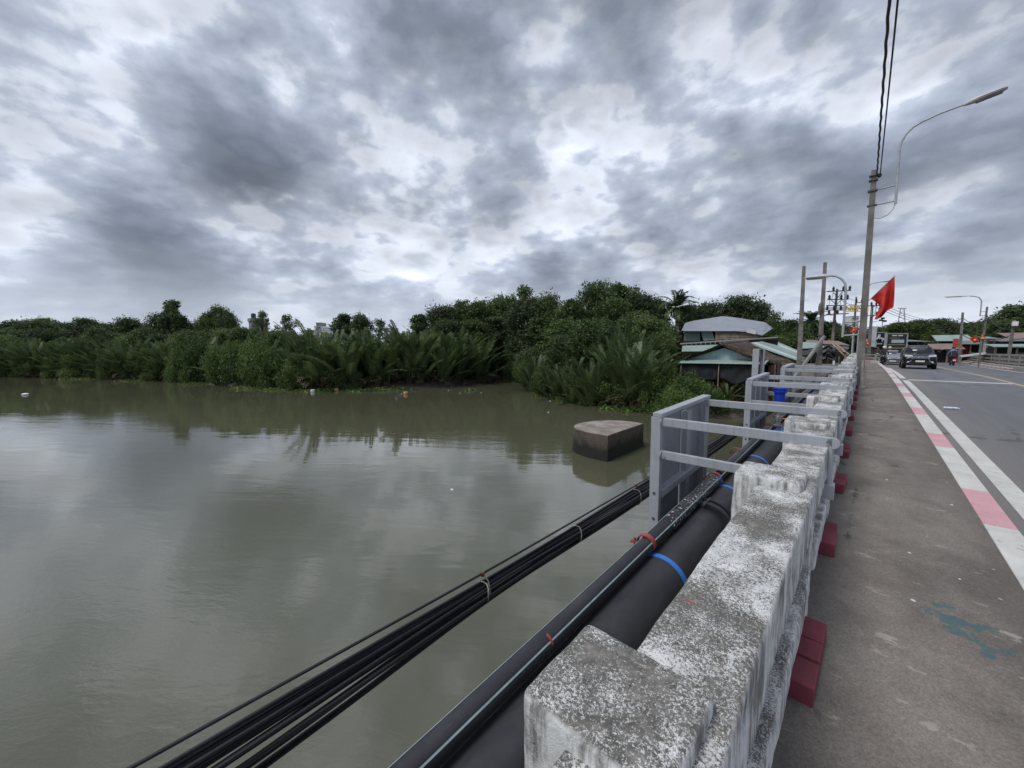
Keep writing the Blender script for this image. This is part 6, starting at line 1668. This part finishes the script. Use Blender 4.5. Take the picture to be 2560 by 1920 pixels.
# ------------------------------------------------------------------ riders
def skin_body(name, verts, edges, radii, mat, parent=None, loc=(0, 0, 0), rot=(0, 0, 0)):
    me = bpy.data.meshes.new(name); me.from_pydata(verts, edges, []); me.materials.append(M[mat])
    o = obj(name, me, parent, loc, rot)
    bm = bmesh.new(); bm.from_mesh(me); bm.verts.layers.skin.verify(); bm.to_mesh(me); bm.free()
    o.modifiers.new('skin', 'SKIN'); o.modifiers.new('sub', 'SUBSURF').levels = 1
    for v_, r in zip(me.skin_vertices[0].data, radii): v_.radius = (r, r) if not isinstance(r, tuple) else r
    me.skin_vertices[0].data[0].use_root = True
    o.modifiers['sub'].render_levels = 2
    return o
def motorbike(loc, rz, label, paint, group=None):
    b = thing('motorbike', label, 'motorbike', loc, (0, 0, rz))
    for y in (.0, 1.25):
        w_ = MB().lathe([(.20, -.045), (.27, -.05), (.30, -.02), (.30, .02), (.27, .05), (.20, .045)], 20, 'X').build('wheel', 'tyre', b, True, loc=(0, y, .30))
        MB().lathe([(.03, -.05), (.06, -.03), (.20, -.02), (.20, .02), (.06, .03), (.03, .05)], 16, 'X').build('rim', 'rim', w_)
    # front at y = 0, rear at y = 1.25
    MB().tube([(0, .02, .32), (0, .12, .62), (0, .22, .95)], [.05, .055, .04], 8).build('fork', paint, b, True)
    MB().lathe([(.05, -.12), (.16, -.10), (.19, .05), (.14, .25), (.05, .34)], 14).build('front_shield', paint, b, True, loc=(0, .16, .66))
    MB().add([(x * wd, y, z) for y, z, wd in ((.25, .35, .12), (.45, .28, .16), (.85, .30, .17), (1.25, .45, .13), (1.45, .62, .08)) for x in (-1, 1)] + [(x * wd, y, z) for y, z, wd in ((.25, .62, .10), (.45, .46, .13), (.75, .70, .15), (1.2, .76, .13), (1.5, .74, .07)) for x in (-1, 1)],
             [(0, 1, 3, 2), (2, 3, 5, 4), (4, 5, 7, 6), (6, 7, 9, 8), (10, 12, 13, 11), (12, 14, 15, 13), (14, 16, 17, 15), (16, 18, 19, 17), (0, 2, 12, 10), (2, 4, 14, 12), (4, 6, 16, 14), (6, 8, 18, 16), (1, 11, 13, 3), (3, 13, 15, 5), (5, 15, 17, 7), (7, 17, 19, 9), (0, 10, 11, 1), (8, 9, 19, 18)]).build('body', paint, b, True)
    MB().add([(x * wd, y, z) for y, z, wd in ((.62, .70, .09), (.9, .76, .14), (1.3, .82, .12), (1.45, .80, .08)) for x in (-1, 1)] + [(x * wd * .8, y, z + .07) for y, z, wd in ((.62, .70, .09), (.9, .76, .14), (1.3, .82, .12), (1.45, .80, .08)) for x in (-1, 1)],
             [(0, 2, 3, 1), (2, 4, 5, 3), (4, 6, 7, 5), (8, 9, 11, 10), (10, 11, 13, 12), (12, 13, 15, 14), (0, 8, 10, 2), (2, 10, 12, 4), (4, 12, 14, 6), (1, 3, 11, 9), (3, 5, 13, 11), (5, 7, 15, 13), (0, 1, 9, 8), (6, 14, 15, 7)]).build('seat', 'seat_black', b, True)
    hb = MB().tube([(-.33, .42, 1.02), (-.18, .32, 1.03), (0, .24, .97), (.18, .32, 1.03), (.33, .42, 1.02)], .018, 8).build('handlebar', 'dark_steel', b, True)
    for sx in (-1, 1):
        MB().tube([(sx * .2, .31, 1.03), (sx * .3, .27, 1.22)], .008, 5).build('mirror_stalk', 'dark_steel', hb); MB().lathe([(.01, -.012), (.06, -.008), (.06, .008), (.01, .012)], 10, 'Y', (sx * .31, .27, 1.25)).build('mirror', 'ink_black', hb)
    MB().lathe([(.09, .02), (.085, -.04), (.03, -.06)], 12, 'Y', (0, .10, .88)).build('headlight', 'lens_clear', b, True)
    MB().box(-.10, .10, 1.46, 1.52, .62, .72).build('tail_light', 'lens_red', b, bevel=.015); MB().box(-.10, .10, 1.49, 1.505, .44, .58).build('number_plate', 'plate_white', b)
    MB().tube([(.14, .8, .28), (.17, 1.1, .32), (.17, 1.5, .38)], [.03, .055, .05], 8).build('exhaust', 'dark_steel', b, True)
    return b
def rider(loc, rz, label, top_, legs, helmet, group=None, pack=None):
    p_ = thing('person', label, 'person', loc, (0, 0, rz), group)
    # seated, arms forward to the bars, feet on the boards
    v = [(0, .92, .90), (0, .92, 1.08), (0, .90, 1.28), (0, .88, 1.42), (0, .87, 1.50), (0, .86, 1.56)]
    e = [(0, 1), (1, 2), (2, 3), (3, 4), (4, 5)]; r = [(.17, .14), (.165, .13), (.19, .13), (.13, .10), (.06, .06), (.055, .055)]
    for sx in (-1, 1):
        o_ = len(v); v += [(sx * .19, .88, 1.40), (sx * .28, .74, 1.20), (sx * .31, .54, 1.08), (sx * .31, .45, 1.04)]; e += [(3, o_), (o_, o_ + 1), (o_ + 1, o_ + 2), (o_ + 2, o_ + 3)]; r += [.065, .052, .042, .035]
    b = skin_body('body', v, e, r, top_, p_)
    lv_ = [(0, .93, .90)]; le = []; lr = [(.15, .13)]
    for sx in (-1, 1):
        o_ = len(lv_); lv_ += [(sx * .12, .88, .88), (sx * .20, .55, .76), (sx * .19, .60, .42), (sx * .19, .52, .34), (sx * .19, .42, .33)]; le += [(0, o_), (o_, o_ + 1), (o_ + 1, o_ + 2), (o_ + 2, o_ + 3), (o_ + 3, o_ + 4)]; lr += [.10, .075, .055, .05, .04]
    skin_body('trousers', lv_, le, lr, legs, b)
    hm = MB().lathe([(.045, -.13), (.07, -.11), (.085, -.06), (.095, .0), (.09, .06), (.05, .1)], 14).build('head', 'skin', b, True, loc=(0, .85, 1.66))
    MB().add([(-.015, 0, -.02), (.015, 0, -.02), (0, -.03, -.03), (0, 0, .03)], [(0, 1, 2), (0, 2, 3), (1, 3, 2), (0, 3, 1)]).build('nose', 'skin', hm, loc=(0, -.09, 0))
    MB().lathe([(.125, -.045), (.135, .0), (.13, .06), (.1, .12), (.05, .15), (.01, .155)], 18).build('helmet', helmet, b, True, loc=(0, .86, 1.70))
    for sx in (-1, 1):
        hv = [(0, 0, 0), (0, -.06, 0)]; he_ = [(0, 1)]; hr = [.034, .036]
        for q in range(4): o_ = len(hv); x_ = -.03 + q * .02; hv += [(x_, -.09, .008), (x_, -.115, -.02), (x_, -.095, -.045)]; he_ += [(1, o_), (o_, o_ + 1), (o_ + 1, o_ + 2)]; hr += [.010, .009, .008]
        o_ = len(hv); hv += [(-sx * .035, -.05, -.02), (-sx * .03, -.085, -.035)]; he_ += [(1, o_), (o_, o_ + 1)]; hr += [.011, .009]
        skin_body('hand', hv, he_, hr, 'skin', b, (sx * .31, .47, 1.045))
    if pack: MB().lathe([(.05, 0), (.15, .03), (.17, .25), (.12, .4), (.04, .43)], 14).build('backpack', pack, b, True, loc=(0, 1.08, 1.02)).scale = (1, .55, 1)
    return p_
def on_bike(px_, D, rz, blab, rlab, paint, top_, legs, helm, pack=None):
    q = at_d(px_, 905, D); z = zs(q.y) + ROAD
    c_, s_ = math.cos(rz), math.sin(rz); loc = (q.x - (-s_ * .65), q.y - (c_ * .65), z)
    motorbike(loc, rz, blab, paint); rider(loc, rz, rlab, top_, legs, helm, None, pack)
on_bike(2380, 37, math.pi + .05, 'dark motorbike with a red tail light seen from behind', 'person in a light blue jacket with dark bag riding away', 'car_black', 'cloth_blue', 'cloth_dark', 'helmet_dark', 'cloth_dark')
on_bike(2208, 36, -.05, 'black motorbike coming along the kerb', 'person in dark clothes and white helmet riding along the kerb', 'car_black', 'cloth_dark', 'cloth_grey', 'helmet_white')
on_bike(2222, 44, 0, 'motorbike half hidden between the white helmet rider and the saloon car', 'person in a red top riding behind the white helmet rider', 'car_black', 'cloth_red', 'cloth_dark', 'helmet_white')
on_bike(2351, 48, math.pi - .1, 'grey motorbike farther along beside the far kerb', 'person in an orange top riding away beside the far kerb', 'car_silver', 'cloth_orange', 'cloth_dark', 'helmet_dark')
on_bike(2192, 52, 0, 'motorbike approaching near the end of the footway', 'person in olive clothes riding near the end of the footway', 'car_silver', 'cloth_olive', 'cloth_grey', 'helmet_dark')

# litter on the carriageway
bt = thing('plastic_bottle', 'crushed clear and blue plastic bottle lying on the asphalt', 'bottle', (1.85, 15.75, zs(15.75) + ROAD + .035), (0, math.pi / 2, .25))
MB().lathe([(.01, -.17), (.034, -.165), (.03, -.08), (.035, -.03), (.027, .03), (.034, .08), (.012, .13), (.012, .16)], 12).build('bottle', 'bottle_blue', bt, True); MB().lathe([(.015, .155), (.015, .18)], 10).build('cap', 'strap_blue', bt)
rnd = random.Random(2)
for i in range(16):
    x = rnd.uniform(-.05, .85); y = rnd.uniform(1.3, 7); o = MB().lathe([(.3, -.4), (1, -.2), (.9, .3), (.3, .6)], 5).build('pebble', 'concrete' if i % 3 else 'plaster_white', None, loc=(x, y, zs(y) + .003)); s_ = rnd.uniform(.006, .014); o.scale = (s_ * 1.3, s_, s_ * .8); o.rotation_euler = (0, 0, rnd.uniform(0, 6)); tag(o, 'tiny stone chip lying on the footway', 'stone', 'stone chips on the footway')
